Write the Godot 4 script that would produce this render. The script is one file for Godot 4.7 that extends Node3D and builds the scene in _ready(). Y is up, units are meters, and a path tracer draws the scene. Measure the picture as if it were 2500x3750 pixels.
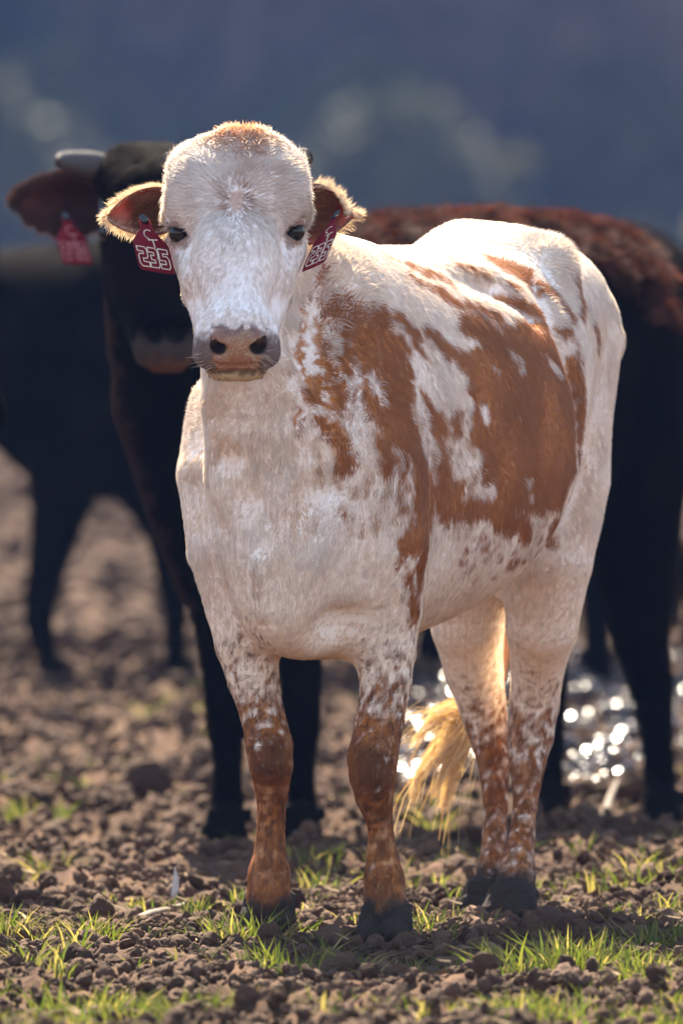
extends Node3D
# A spotted heifer in a ploughed paddock, black cattle behind her, a wood beyond. Units are metres, y up.

const F_PX := 51250.0          # focal length in pixels of a 2500 x 3750 picture
const CAM := Vector3(0, 1.35, 25.0)
const HORIZON := 670.0

var rng := RandomNumberGenerator.new()
var noise := FastNoiseLite.new()
var mats := {}
var names := {}
var t0 := 0

# ------------------------------------------------------------------ small helpers
func say(what: String) -> void:
	print("%6d ms  %s" % [Time.get_ticks_msec() - t0, what])

func px(x: float, y: float, z: float) -> Vector3:      # the point at depth z that lies in that direction
	var d := CAM.z - z
	return Vector3((x - 1250.0) * d / F_PX, CAM.y - (y - HORIZON) * d / F_PX, z)

func on_ground(x: float, y: float) -> Vector3:
	var d := CAM.y * F_PX / (y - HORIZON)
	var p := Vector3((x - 1250.0) * d / F_PX, 0, CAM.z - d)
	p.y = ground_y(p.x, p.z)
	return p

func nz(p: Vector3, scale: float) -> float:
	return noise.get_noise_3dv(p * scale)

func numbered(called: String) -> String:
	if not names.has(called):
		names[called] = 0
		return called
	names[called] += 1
	return "%s_%03d" % [called, names[called]]

func thing(called: String, label: String, category: String, at: Vector3, group := "") -> Node3D:
	var o := Node3D.new()
	o.name = numbered(called)
	add_child(o)
	o.position = at
	tag(o, label, category, group)
	return o

func tag(o: Node, label: String, category: String, group := "", kind := "") -> void:
	if label: o.set_meta("label", label)
	if category: o.set_meta("category", category)
	if group: o.set_meta("group", group)
	if kind: o.set_meta("kind", kind)

func part(called: String, mesh: Mesh, material: Material, parent: Node3D, at := Vector3.ZERO) -> MeshInstance3D:
	var o := MeshInstance3D.new()
	o.name = called
	o.mesh = mesh
	o.material_override = material
	parent.add_child(o, true)
	o.position = at
	return o

func material(called: String, color: Color, rough := 0.8, spec := 0.3) -> StandardMaterial3D:
	var m := StandardMaterial3D.new()
	m.resource_name = called
	m.albedo_color = Color(color.r, color.g, color.b).linear_to_srgb()
	m.roughness = rough
	m.metallic_specular = spec
	mats[called] = m
	return m

func vertex_material(called: String, rough := 0.8, spec := 0.3) -> StandardMaterial3D:
	var m := material(called, Color(1, 1, 1), rough, spec)
	m.vertex_color_use_as_albedo = true
	return m

func array_mesh(v: PackedVector3Array, n: PackedVector3Array, c: PackedColorArray, i: PackedInt32Array) -> ArrayMesh:
	var a := []
	a.resize(Mesh.ARRAY_MAX)
	a[Mesh.ARRAY_VERTEX] = v
	if n.size(): a[Mesh.ARRAY_NORMAL] = n
	if c.size(): a[Mesh.ARRAY_COLOR] = c
	a[Mesh.ARRAY_INDEX] = i
	var m := ArrayMesh.new()
	m.add_surface_from_arrays(Mesh.PRIMITIVE_TRIANGLES, a)
	return m

func facing(v: PackedVector3Array, n: PackedVector3Array, i: PackedInt32Array) -> PackedInt32Array:      # turns each face to the side of its normals
	for t in range(0, i.size(), 3):
		if (v[i[t + 2]] - v[i[t]]).cross(v[i[t + 1]] - v[i[t]]).dot(n[i[t]] + n[i[t + 1]] + n[i[t + 2]]) < 0.0:
			var k := i[t + 1]
			i[t + 1] = i[t + 2]
			i[t + 2] = k
	return i

func multi(called: String, mesh: Mesh, buffer: PackedFloat32Array, colored: bool, mat: Material, parent: Node3D) -> MultiMeshInstance3D:
	var mm := MultiMesh.new()
	mm.transform_format = MultiMesh.TRANSFORM_3D
	mm.use_colors = colored
	mm.mesh = mesh
	mm.instance_count = buffer.size() / (16 if colored else 12)
	mm.buffer = buffer
	var o := MultiMeshInstance3D.new()
	o.name = called
	o.multimesh = mm
	o.material_override = mat
	o.set_meta("kind", "stuff")
	parent.add_child(o, true)
	return o

func put(buffer: PackedFloat32Array, b: Basis, o: Vector3) -> void:
	buffer.append_array([b.x.x, b.y.x, b.z.x, o.x, b.x.y, b.y.y, b.z.y, o.y, b.x.z, b.y.z, b.z.z, o.z])

# ------------------------------------------------------------------ a body as a field that is meshed with surface nets
class Field:
	var lo: Vector3
	var cell: float
	var nx: int
	var ny: int
	var nz: int
	var g: PackedFloat32Array

	func _init(a: Vector3, b: Vector3, c: float) -> void:
		lo = a
		cell = c
		nx = int(ceil((b.x - a.x) / c)) + 1
		ny = int(ceil((b.y - a.y) / c)) + 1
		nz = int(ceil((b.z - a.z) / c)) + 1
		g.resize(nx * ny * nz)
		g.fill(1.0)

	func span(a: Vector3, b: Vector3) -> Array:
		var i := ((a - lo) / cell).floor()
		var j := ((b - lo) / cell).ceil()
		return [maxi(0, int(i.x)), maxi(0, int(i.y)), maxi(0, int(i.z)), mini(nx - 1, int(j.x)), mini(ny - 1, int(j.y)), mini(nz - 1, int(j.z))]

	func cone(a: Vector3, b: Vector3, ra: float, rb: float, k: float, squash := 1.0, carve := false, reach := 0.0) -> void:
		# a tapered capsule; squash < 1 thins it along z
		var m := maxf(ra, rb) + maxf(k, reach) + cell * 2.0
		var s := span(a.min(b) - Vector3(m, m, m), a.max(b) + Vector3(m, m, m))
		var ab := b - a
		ab.z /= squash
		var inv := 1.0 / maxf(ab.length_squared(), 1e-9)
		var dr := rb - ra
		var ik := 1.0 / k
		for z in range(s[2], s[5] + 1):
			for y in range(s[1], s[4] + 1):
				var at: int = (z * ny + y) * nx
				var q := Vector3(lo.x + s[0] * cell - a.x, lo.y + y * cell - a.y, (lo.z + z * cell - a.z) / squash)
				for x in range(s[0], s[3] + 1):
					var t := clampf(q.dot(ab) * inv, 0.0, 1.0)
					var d := (q - ab * t).length() - ra - dr * t
					q.x += cell
					var o := g[at + x]
					if carve:
						var h := maxf(k - absf(o + d), 0.0) * ik
						g[at + x] = maxf(o, -d) + h * h * k * 0.25
					else:
						var h := maxf(k - absf(o - d), 0.0) * ik
						g[at + x] = minf(o, d) - h * h * k * 0.25

	func at(p: Vector3) -> float:
		var i := Vector3i(((p - lo) / cell).round())
		if i.x < 0 or i.y < 0 or i.z < 0 or i.x >= nx or i.y >= ny or i.z >= nz: return 1.0
		return g[(i.z * ny + i.y) * nx + i.x]

	func chain(pts: Array, k: float) -> void:      # [[point, radius], ...]: one limb, whose own joints do not swell, blended into the rest
		var a: Vector3 = pts[0][0]
		var b := a
		var most := 0.0
		for p in pts:
			a = a.min(p[0])
			b = b.max(p[0])
			most = maxf(most, p[1])
		a = (a - Vector3.ONE * (most + k + cell * 3.0)).max(lo)
		b = (b + Vector3.ONE * (most + k + cell * 3.0)).min(lo + Vector3(nx, ny, nz) * cell)
		if a.x >= b.x or a.y >= b.y or a.z >= b.z: return
		var limb := Field.new(a, b, cell)
		# keep to this field's own lattice
		limb.lo = lo + ((limb.lo - lo) / cell).floor() * cell
		for i in pts.size() - 1:
			limb.cone(pts[i][0], pts[i + 1][0], pts[i][1], pts[i + 1][1], 0.006, 1.0, false, k)
		var o := Vector3i(((limb.lo - lo) / cell).round())
		var ik := 1.0 / k
		for z in range(maxi(0, -o.z), mini(limb.nz, nz - o.z)):
			for y in range(maxi(0, -o.y), mini(limb.ny, ny - o.y)):
				var from := (z * limb.ny + y) * limb.nx
				var to := ((z + o.z) * ny + y + o.y) * nx + o.x
				for x in range(maxi(0, -o.x), mini(limb.nx, nx - o.x)):
					var d := limb.g[from + x]
					if d > 0.9: continue
					var old := g[to + x]
					var h := maxf(k - absf(old - d), 0.0) * ik
					g[to + x] = minf(old, d) - h * h * k * 0.25

	func barrel(o: Vector3, f: Vector3, stations: Array, k: float) -> void:
		# a trunk lofted along f: stations of [u, bottom, top, half width, height of the widest point as a share]
		var l := Vector3(f.z, 0, -f.x)
		var first: Array = stations[0]
		var last: Array = stations[stations.size() - 1]
		var a := o + f * float(last[0])
		var b := o + f * float(first[0])
		var s := span(Vector3(minf(a.x, b.x) - 0.4, 0.2, minf(a.z, b.z) - 0.4), Vector3(maxf(a.x, b.x) + 0.4, 1.6, maxf(a.z, b.z) + 0.4))
		var ik := 1.0 / k
		for z in range(s[2], s[5] + 1):
			for x in range(s[0], s[3] + 1):
				var q := Vector3(lo.x + x * cell - o.x, 0, lo.z + z * cell - o.z)
				var u := q.dot(f)
				var v := absf(q.dot(l))
				var over := 0.0
				if u > first[0]: over = u - first[0]
				if u < last[0]: over = last[0] - u
				if over > 0.12 or v > 0.42:
					continue
				var uc := clampf(u, last[0], first[0])
				var i := 0
				while i < stations.size() - 2 and uc < stations[i + 1][0]:
					i += 1
				var p: Array = stations[i]
				var n: Array = stations[i + 1]
				var pp: Array = stations[maxi(i - 1, 0)]
				var nn: Array = stations[mini(i + 2, stations.size() - 1)]
				var t := (uc - float(p[0])) / (float(n[0]) - float(p[0]))
				var bot := cubic_interpolate(p[1], n[1], pp[1], nn[1], t)
				var top := cubic_interpolate(p[2], n[2], pp[2], nn[2], t)
				var w := maxf(cubic_interpolate(p[3], n[3], pp[3], nn[3], t), 0.01)
				var cy := lerpf(bot, top, lerpf(p[4], n[4], t))
				for y in range(s[1], s[4] + 1):
					var yy := lo.y + y * cell - cy
					var h := (top - cy) if yy > 0.0 else (cy - bot)
					var e := sqrt(v * v / (w * w) + yy * yy / (h * h))
					var d := (e - 1.0) * minf(w, h)
					if over > 0.0:
						d = Vector2(maxf(d, 0.0), over).length() if d > 0.0 else maxf(d, over)
					var at: int = (z * ny + y) * nx + x
					var old := g[at]
					var hh := maxf(k - absf(old - d), 0.0) * ik
					g[at] = minf(old, d) - hh * hh * k * 0.25

	func roughen(n: FastNoiseLite, scale: float, amount: float) -> void:
		for z in nz:
			for y in ny:
				for x in nx:
					var at := (z * ny + y) * nx + x
					if absf(g[at]) < 0.04:
						g[at] += n.get_noise_3d((lo.x + x * cell) * scale, (lo.y + y * cell) * scale, (lo.z + z * cell) * scale) * amount

	func mesh(into: Dictionary) -> void:
		var V: PackedVector3Array = into.v
		var N: PackedVector3Array = into.n
		var I: PackedInt32Array = into.i
		var id := PackedInt32Array()
		id.resize(nx * ny * nz)
		id.fill(-1)
		var sy := nx
		var sz := nx * ny
		var far := cell * 2.6
		for z in nz - 1:
			for y in ny - 1:
				var row := (z * ny + y) * nx
				for x in nx - 1:
					var at := row + x
					var a := g[at]
					if a > far or a < -far:
						continue
					var b := g[at + 1]
					var c := g[at + sy]
					var d := g[at + sy + 1]
					var e := g[at + sz]
					var f := g[at + sz + 1]
					var h := g[at + sz + sy]
					var j := g[at + sz + sy + 1]
					var inside := int(a < 0.0) + int(b < 0.0) + int(c < 0.0) + int(d < 0.0) + int(e < 0.0) + int(f < 0.0) + int(h < 0.0) + int(j < 0.0)
					if inside == 0 or inside == 8:
						continue
					var p := Vector3.ZERO
					var n := 0
					if (a < 0.0) != (b < 0.0): p += Vector3(a / (a - b), 0, 0); n += 1
					if (c < 0.0) != (d < 0.0): p += Vector3(c / (c - d), 1, 0); n += 1
					if (e < 0.0) != (f < 0.0): p += Vector3(e / (e - f), 0, 1); n += 1
					if (h < 0.0) != (j < 0.0): p += Vector3(h / (h - j), 1, 1); n += 1
					if (a < 0.0) != (c < 0.0): p += Vector3(0, a / (a - c), 0); n += 1
					if (b < 0.0) != (d < 0.0): p += Vector3(1, b / (b - d), 0); n += 1
					if (e < 0.0) != (h < 0.0): p += Vector3(0, e / (e - h), 1); n += 1
					if (f < 0.0) != (j < 0.0): p += Vector3(1, f / (f - j), 1); n += 1
					if (a < 0.0) != (e < 0.0): p += Vector3(0, 0, a / (a - e)); n += 1
					if (b < 0.0) != (f < 0.0): p += Vector3(1, 0, b / (b - f)); n += 1
					if (c < 0.0) != (h < 0.0): p += Vector3(0, 1, c / (c - h)); n += 1
					if (d < 0.0) != (j < 0.0): p += Vector3(1, 1, d / (d - j)); n += 1
					p /= n
					id[at] = V.size()
					V.append(lo + (Vector3(x, y, z) + p) * cell)
					N.append(Vector3(b + d + f + j - a - c - e - h, c + d + h + j - a - b - e - f, e + f + h + j - a - b - c - d).normalized())
		var steps := [1, sy, sz]
		for z in range(1, nz - 1):
			for y in range(1, ny - 1):
				var row := (z * ny + y) * nx
				for x in range(1, nx - 1):
					var at := row + x
					if id[at] < 0:
						continue
					var a := g[at]
					for k in 3:
						var up: int = steps[k]
						if (a < 0.0) == (g[at + up] < 0.0):
							continue
						var s1: int = steps[(k + 1) % 3]
						var s2: int = steps[(k + 2) % 3]
						var q0 := id[at]
						var q1 := id[at - s1]
						var q2 := id[at - s1 - s2]
						var q3 := id[at - s2]
						if q1 < 0 or q2 < 0 or q3 < 0:
							continue
						if a < 0.0:
							I.append_array([q0, q3, q2, q0, q2, q1])
						else:
							I.append_array([q0, q1, q2, q0, q2, q3])
		into.v = V
		into.n = N
		into.i = I

# ------------------------------------------------------------------ hair
func hair_clump(blades: int, spread: float, width: float, curl: float, seed_: int, stray := 0.22) -> ArrayMesh:
	# blades of unit length that run along +y and lift towards +z, the side away from the skin
	var r := RandomNumberGenerator.new()
	r.seed = seed_
	var v := PackedVector3Array()
	var n := PackedVector3Array()
	var i := PackedInt32Array()
	for b in blades:
		var root := Vector3(r.randf_range(-spread, spread), r.randf_range(-spread, spread), -0.06)
		var lean := r.randf_range(-stray, stray)
		var lift := r.randf_range(0.05, 0.38)
		var long := r.randf_range(0.65, 1.1)
		var w := width * r.randf_range(0.7, 1.2)
		var roll := Vector3(1, 0, r.randf_range(-0.5, 0.5)).normalized()
		var at := v.size()
		for k in 3:
			var t := k / 2.0
			var p := root + Vector3(lean * t + curl * sin(t * 4.0 + b), t, lift * t * (1.0 - 0.45 * t)) * long
			var half: float = w * [1.0, 0.8, 0.0][k] * 0.5
			var nn := Vector3(roll.z * -0.4, -0.15, 1).normalized()
			if k < 2:
				v.append(p - roll * half); v.append(p + roll * half)
				n.append((nn + Vector3(-0.25, 0, 0)).normalized()); n.append((nn + Vector3(0.25, 0, 0)).normalized())
			else:
				v.append(p)
				n.append(nn)
		i.append_array([at, at + 2, at + 1, at + 1, at + 2, at + 3, at + 2, at + 4, at + 3])
	return array_mesh(v, n, PackedColorArray(), i)

func grow(body: Dictionary, density: float, style: Callable, lift := 0.0) -> PackedFloat32Array:
	# style(p, n, thin) -> [length, direction, colour, extra lift], or an empty list for bare skin
	var out := PackedFloat32Array()
	var V: PackedVector3Array = body.v
	var N: PackedVector3Array = body.n
	var I: PackedInt32Array = body.i
	for t in range(0, I.size(), 3):
		var a := V[I[t]]
		var b := V[I[t + 1]]
		var c := V[I[t + 2]]
		var want := (b - a).cross(c - a).length() * 0.5 * density
		var count := int(want) + int(rng.randf() < want - int(want))
		for k in count:
			var r1 := rng.randf()
			var r2 := rng.randf()
			if r1 + r2 > 1.0:
				r1 = 1.0 - r1
				r2 = 1.0 - r2
			var p := a + (b - a) * r1 + (c - a) * r2
			var n := (N[I[t]] * (1.0 - r1 - r2) + N[I[t + 1]] * r1 + N[I[t + 2]] * r2).normalized()
			var s: Array = style.call(p, n)
			if s.is_empty():
				continue
			var dir: Vector3 = s[1] + Vector3(rng.randfn(), rng.randfn(), rng.randfn()) * 0.16
			dir -= n * dir.dot(n)
			dir = dir.normalized() + n * (lift + float(s[3]))
			dir = dir.normalized()
			var zz := (n - dir * n.dot(dir)).normalized()
			var xx := dir.cross(zz)
			var l: float = s[0] * rng.randf_range(0.75, 1.3)
			put(out, Basis(xx * l, dir * l, zz * l), p)
			var col: Color = s[2]
			out.append_array([col.r, col.g, col.b, 1.0])
	return out

func paint(body: Dictionary, coat: Callable) -> PackedColorArray:
	var c := PackedColorArray()
	c.resize(body.v.size())
	for k in body.v.size():
		c[k] = coat.call(body.v[k], body.n[k])
	return c

# ------------------------------------------------------------------ setting: light, camera
func light_and_camera() -> void:
	var cam := Camera3D.new()
	cam.name = "camera"
	add_child(cam)
	cam.position = CAM
	cam.rotation.x = -atan((1875.0 - HORIZON) / F_PX)
	cam.fov = rad_to_deg(2.0 * atan(1875.0 / F_PX))
	cam.near = 1.0
	cam.far = 2000.0
	var lens := CameraAttributesPhysical.new()
	lens.frustum_focal_length = 500.0
	lens.frustum_focus_distance = 24.85
	lens.exposure_aperture = 6.0
	lens.frustum_near = 1.0
	lens.frustum_far = 2000.0
	cam.attributes = lens
	cam.fov = rad_to_deg(2.0 * atan(1875.0 / F_PX))
	cam.current = true

	var sun := DirectionalLight3D.new()
	sun.name = "sun"
	add_child(sun)
	var el := deg_to_rad(50.0)
	var az := deg_to_rad(11.0)          # behind the herd, a little to the left
	sun.look_at_from_position(Vector3(-sin(az) * cos(el), sin(el), -cos(az) * cos(el)) * 50.0, Vector3.ZERO)
	sun.light_color = Color(1.0, 0.94, 0.84)
	sun.light_energy = 1.6
	sun.light_angular_distance = 0.5
	sun.shadow_enabled = true

	var e := Environment.new()
	e.background_mode = Environment.BG_SKY
	var sky := Sky.new()
	var m := ProceduralSkyMaterial.new()
	m.sky_top_color = Color(0.53, 0.62, 0.75)
	m.sky_horizon_color = Color(0.86, 0.88, 0.90)
	m.sky_curve = 0.18
	m.ground_bottom_color = Color(0.34, 0.29, 0.25)
	m.ground_horizon_color = Color(0.55, 0.55, 0.55)
	m.sun_angle_max = 12.0
	sky.sky_material = m
	e.sky = sky
	e.background_energy_multiplier = 0.46
	e.tonemap_mode = Environment.TONE_MAPPER_LINEAR
	e.tonemap_exposure = 6.3
	e.fog_enabled = true
	e.fog_density = 0.00024
	e.fog_light_color = Color(0.56, 0.70, 1.0)
	e.sdfgi_enabled = true
	e.ssao_enabled = true
	e.ssil_enabled = true
	var w := WorldEnvironment.new()
	w.name = "world"
	w.environment = e
	add_child(w)

# ------------------------------------------------------------------ setting: ground
func ground_y(x: float, z: float) -> float:
	var d := CAM.z - z
	var y := 0.030 * noise.get_noise_2d(x * 1.3 + 7.0, z * 0.8) + 0.022 * noise.get_noise_2d(x * 5.0, z * 4.0) + 0.026 * noise.get_noise_2d(x * 15.0, z * 11.0)
	if d < 60.0:
		y += 0.024 * absf(noise.get_noise_2d(x * 31.0 + 3.0, z * 27.0)) - 0.006
		y += smoothstep(29.0, 34.0, d) * 0.035 * noise.get_noise_2d(x * 6.0 + 3.0, z * 3.0)
	var flat := 1.0 - 0.75 * exp(-(x * x * 0.8 + (z + 0.45) * (z + 0.45)) * 0.6)
	y = y * flat - 0.012
	return y + maxf(0.0, d - 225.0) * 0.10

func ladder(parts: Array) -> PackedFloat32Array:
	var a := PackedFloat32Array()
	for s in parts:                       # [from, to, step, growth]
		var x: float = s[0]
		var step: float = s[2]
		var way := signf(s[1] - s[0])
		while (s[1] - x) * way > 1e-4:
			a.append(x)
			x += step * way
			step *= s[3]
	a.append(parts[parts.size() - 1][1])
	return a

func ground() -> void:
	var side := ladder([[1.3, 700.0, 0.045, 1.13]])
	var xs := PackedFloat32Array()
	for k in range(side.size() - 1, -1, -1):
		xs.append(-side[k])
	xs.append_array(ladder([[-1.28, 1.3, 0.024, 1.0]]).slice(0, -1))
	xs.append_array(side)
	var zs := ladder([[60.0, 4.0, 12.0, 0.86], [4.0, -6.5, 0.026, 1.0], [-6.5, -900.0, 0.03, 1.022]])
	var v := PackedVector3Array()
	var c := PackedColorArray()
	var i := PackedInt32Array()
	for z in zs:
		for x in xs:
			var p := Vector3(x, ground_y(x, z), z)
			v.append(p)
			var d := CAM.z - z
			var k := 0.5 + 0.5 * noise.get_noise_2d(x * 3.0, z * 2.0) + 0.35 * noise.get_noise_2d(x * 22.0, z * 22.0)
			var col := Color(0.038, 0.021, 0.013).lerp(Color(0.085, 0.049, 0.031), clampf(k, 0.0, 1.0))
			var grass := smoothstep(66.0, 78.0, d + 6.0 * noise.get_noise_2d(x * 0.5, z * 0.3))
			col = col.lerp(Color(0.13, 0.125, 0.035), grass)
			c.append(col)
	var nx := xs.size()
	for b in zs.size() - 1:
		for a in nx - 1:
			var q := b * nx + a
			i.append_array([q, q + nx + 1, q + 1, q, q + nx, q + nx + 1])
	var n := PackedVector3Array()
	n.resize(v.size())
	for t in range(0, i.size(), 3):
		var f := (v[i[t + 2]] - v[i[t]]).cross(v[i[t + 1]] - v[i[t]])
		if f.y < 0.0: f = -f
		n[i[t]] += f; n[i[t + 1]] += f; n[i[t + 2]] += f
	for k in n.size():
		n[k] = n[k].normalized()
	var m := vertex_material("soil", 0.95, 0.2)
	var tex := NoiseTexture2D.new()
	tex.width = 512
	tex.height = 512
	tex.seamless = true
	tex.as_normal_map = true
	tex.bump_strength = 6.0
	var fn := FastNoiseLite.new()
	fn.seed = 4
	fn.frequency = 0.03
	fn.fractal_octaves = 5
	tex.noise = fn
	m.normal_enabled = true
	m.normal_texture = tex
	m.normal_scale = 1.0
	m.uv1_triplanar = true
	m.uv1_world_triplanar = true
	m.uv1_scale = Vector3(5, 5, 5)
	var o := part("ground", array_mesh(v, n, c, i), m, self)
	o.set_meta("kind", "structure")
	o.set_meta("label", "crumbly brown ploughed soil running back to grass")

func lump(seed_: int, rings := 7) -> ArrayMesh:
	# a crumbly clod: a noisy ball with broken faces
	var r := FastNoiseLite.new()
	r.seed = seed_
	r.frequency = 1.0
	var w := FastNoiseLite.new()
	w.seed = seed_ + 50
	w.noise_type = FastNoiseLite.TYPE_CELLULAR
	w.cellular_return_type = FastNoiseLite.RETURN_CELL_VALUE
	w.frequency = 1.0
	var v := PackedVector3Array()
	var i := PackedInt32Array()
	var seg := rings + 3
	for a in rings + 1:
		for b in seg:
			var th := PI * a / rings
			var ph := TAU * b / seg
			var p := Vector3(sin(th) * cos(ph), cos(th), sin(th) * sin(ph))
			var k := 1.0 + 0.40 * r.get_noise_3dv(p * 1.0) + 0.34 * r.get_noise_3dv(p * 2.3) + 0.22 * w.get_noise_3dv(p * 1.9) + 0.14 * w.get_noise_3dv(p * 4.0)
			p *= k
			p.y *= 0.75
			v.append(p)
	for a in rings:
		for b in seg:
			var q := a * seg + b
			var t := a * seg + (b + 1) % seg
			i.append_array([q, t, t + seg, q, t + seg, q + seg])
	var fv := PackedVector3Array()
	var fn := PackedVector3Array()
	var fi := PackedInt32Array()
	for t in range(0, i.size(), 3):
		var f := (v[i[t + 2]] - v[i[t]]).cross(v[i[t + 1]] - v[i[t]])
		var c := v[i[t]] + v[i[t + 1]] + v[i[t + 2]]
		if f.dot(c) < 0.0: f = -f
		for k in 3:
			fn.append((f.normalized() * 0.75 + v[i[t + k]].normalized() * 0.5).normalized())
			fv.append(v[i[t + k]])
			fi.append(fi.size())
	return array_mesh(fv, fn, PackedColorArray(), facing(fv, fn, fi))

func soil_color(p: Vector3) -> Color:
	var k := clampf(0.5 + 0.5 * nz(p, 3.0) + rng.randf_range(-0.3, 0.3), 0.0, 1.0)
	return Color(0.034, 0.019, 0.012).lerp(Color(0.098, 0.058, 0.038), k)

func clods() -> void:
	var m := vertex_material("clod soil", 0.95, 0.25)
	m.normal_enabled = true
	m.normal_texture = mats["soil"].normal_texture
	m.uv1_triplanar = true
	m.uv1_world_triplanar = true
	m.uv1_scale = Vector3(9, 9, 9)
	var shapes := [lump(1), lump(2), lump(3), lump(4, 9)]
	for k in 4:
		var buf := PackedFloat32Array()
		for j in 24000:
			var d := 21.6 + 22.0 * pow(rng.randf(), 1.5)
			var half := 0.033 * d + 0.25
			var x := rng.randf_range(-half, half)
			var z := CAM.z - d
			var heap := nz(Vector3(x, 0, z), 2.2)
			if heap < rng.randf_range(-1.1, 0.15):
				continue
			var r := 0.0042 + 0.011 * pow(rng.randf(), 2.6) + (0.013 * rng.randf() if rng.randf() < 0.04 else 0.0)
			if k == 3: r *= 1.35
			if d > 29.0 and rng.randf() < 0.12: r *= 2.2
			var b := Basis.from_euler(Vector3(rng.randf() * TAU, rng.randf() * TAU, rng.randf() * TAU)) * Basis.from_scale(Vector3(1.0, rng.randf_range(0.6, 0.9), rng.randf_range(0.8, 1.1)) * r)
			var p := Vector3(x, 0, z)
			p.y = ground_y(x, z) + r * 0.35
			put(buf, b, p)
			var col := soil_color(p)
			buf.append_array([col.r, col.g, col.b, 1.0])
		var o := multi("soil_crumbs" if k == 0 else "soil_crumbs_%03d" % k, shapes[k], buf, true, m, self)
		tag(o, "loose crumbs of dry brown soil scattered over the ploughed ground", "soil")
	var far_buf := PackedFloat32Array()
	for j in 26000:                      # the rest of the ploughed strip, to either side
		var d := 20.0 + 45.0 * pow(rng.randf(), 1.2)
		var p := Vector3(rng.randf_range(-0.11 * d, 0.11 * d), 0, CAM.z - d)
		if absf(p.x) < 0.031 * d + 0.2: continue
		var r := rng.randf_range(0.010, 0.038)
		p.y = ground_y(p.x, p.z) + r * 0.3
		put(far_buf, Basis.from_euler(Vector3(rng.randf() * TAU, rng.randf() * TAU, 0)) * Basis.from_scale(Vector3(r * 1.3, r, r)), p)
		var col := soil_color(p)
		far_buf.append_array([col.r, col.g, col.b, 1.0])
	for j in 12000:
		var d := 40.0 + 45.0 * pow(rng.randf(), 1.3)
		var half := 0.045 * d + 0.3
		var z := CAM.z - d
		var p := Vector3(rng.randf_range(-half, half), 0, z)
		var r := rng.randf_range(0.02, 0.065)
		p.y = ground_y(p.x, z) + r * 0.3
		put(far_buf, Basis.from_euler(Vector3(rng.randf() * TAU, rng.randf() * TAU, 0)) * Basis.from_scale(Vector3(r * 1.3, r, r)), p)
		var col := soil_color(p)
		far_buf.append_array([col.r, col.g, col.b, 1.0])
	tag(multi("soil_lumps", shapes[1], far_buf, true, m, self), "lumps of ploughed earth on the far part of the field", "soil")
	# the large clods, one by one
	var spots := [[430, 3530, 52, "dark earth clod with a grass tuft growing out of its top"], [330, 3560, 30, ""], [1130, 3610, 34, ""], [930, 3570, 30, ""], [2110, 3690, 42, ""], [2260, 3700, 30, ""], [1390, 3715, 24, ""], [1250, 3720, 26, ""], [700, 3060, 40, ""], [130, 2870, 46, ""], [330, 2905, 36, ""], [1800, 3080, 34, ""], [1730, 3060, 36, ""], [1500, 3240, 30, ""], [1570, 3290, 26, ""], [1650, 3340, 28, ""], [1700, 3330, 24, ""], [2380, 3140, 32, ""], [2160, 3020, 40, ""], [2060, 3060, 30, ""], [60, 3160, 34, ""], [760, 3280, 26, ""], [480, 3330, 26, ""], [560, 3150, 24, ""], [860, 3500, 22, ""], [620, 3590, 30, ""], [1590, 3600, 28, ""], [250, 3330, 24, ""], [1250, 3180, 40, ""], [1600, 3120, 44, ""], [1330, 2790, 40, ""], [1150, 2800, 30, ""], [420, 2960, 34, ""]]
	for k in spots.size():
		var s: Array = spots[k]
		var p := on_ground(s[0], s[1])
		var r: float = s[2] * (CAM.z - p.z) / F_PX
		var c := soil_color(p)
		var om := StandardMaterial3D.new()
		om.albedo_color = c.linear_to_srgb()
		om.roughness = 0.95
		om.metallic_specular = 0.25
		om.normal_enabled = true
		om.normal_texture = mats["soil"].normal_texture
		om.uv1_triplanar = true
		om.uv1_world_triplanar = true
		om.uv1_scale = Vector3(9, 9, 9)
		var mesh := lump(20 + k, 13)
		var label: String = s[3] if s[3] else "large clod of brown earth lying on the ploughed soil"
		var c_o := part(numbered("soil_clod"), mesh, om, self, p + Vector3(0, r * 0.3, 0))
		c_o.scale = Vector3(r * 1.15, r * 0.85, r)
		c_o.rotation.y = rng.randf() * TAU
		tag(c_o, label, "clod", "large earth clods")

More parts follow.
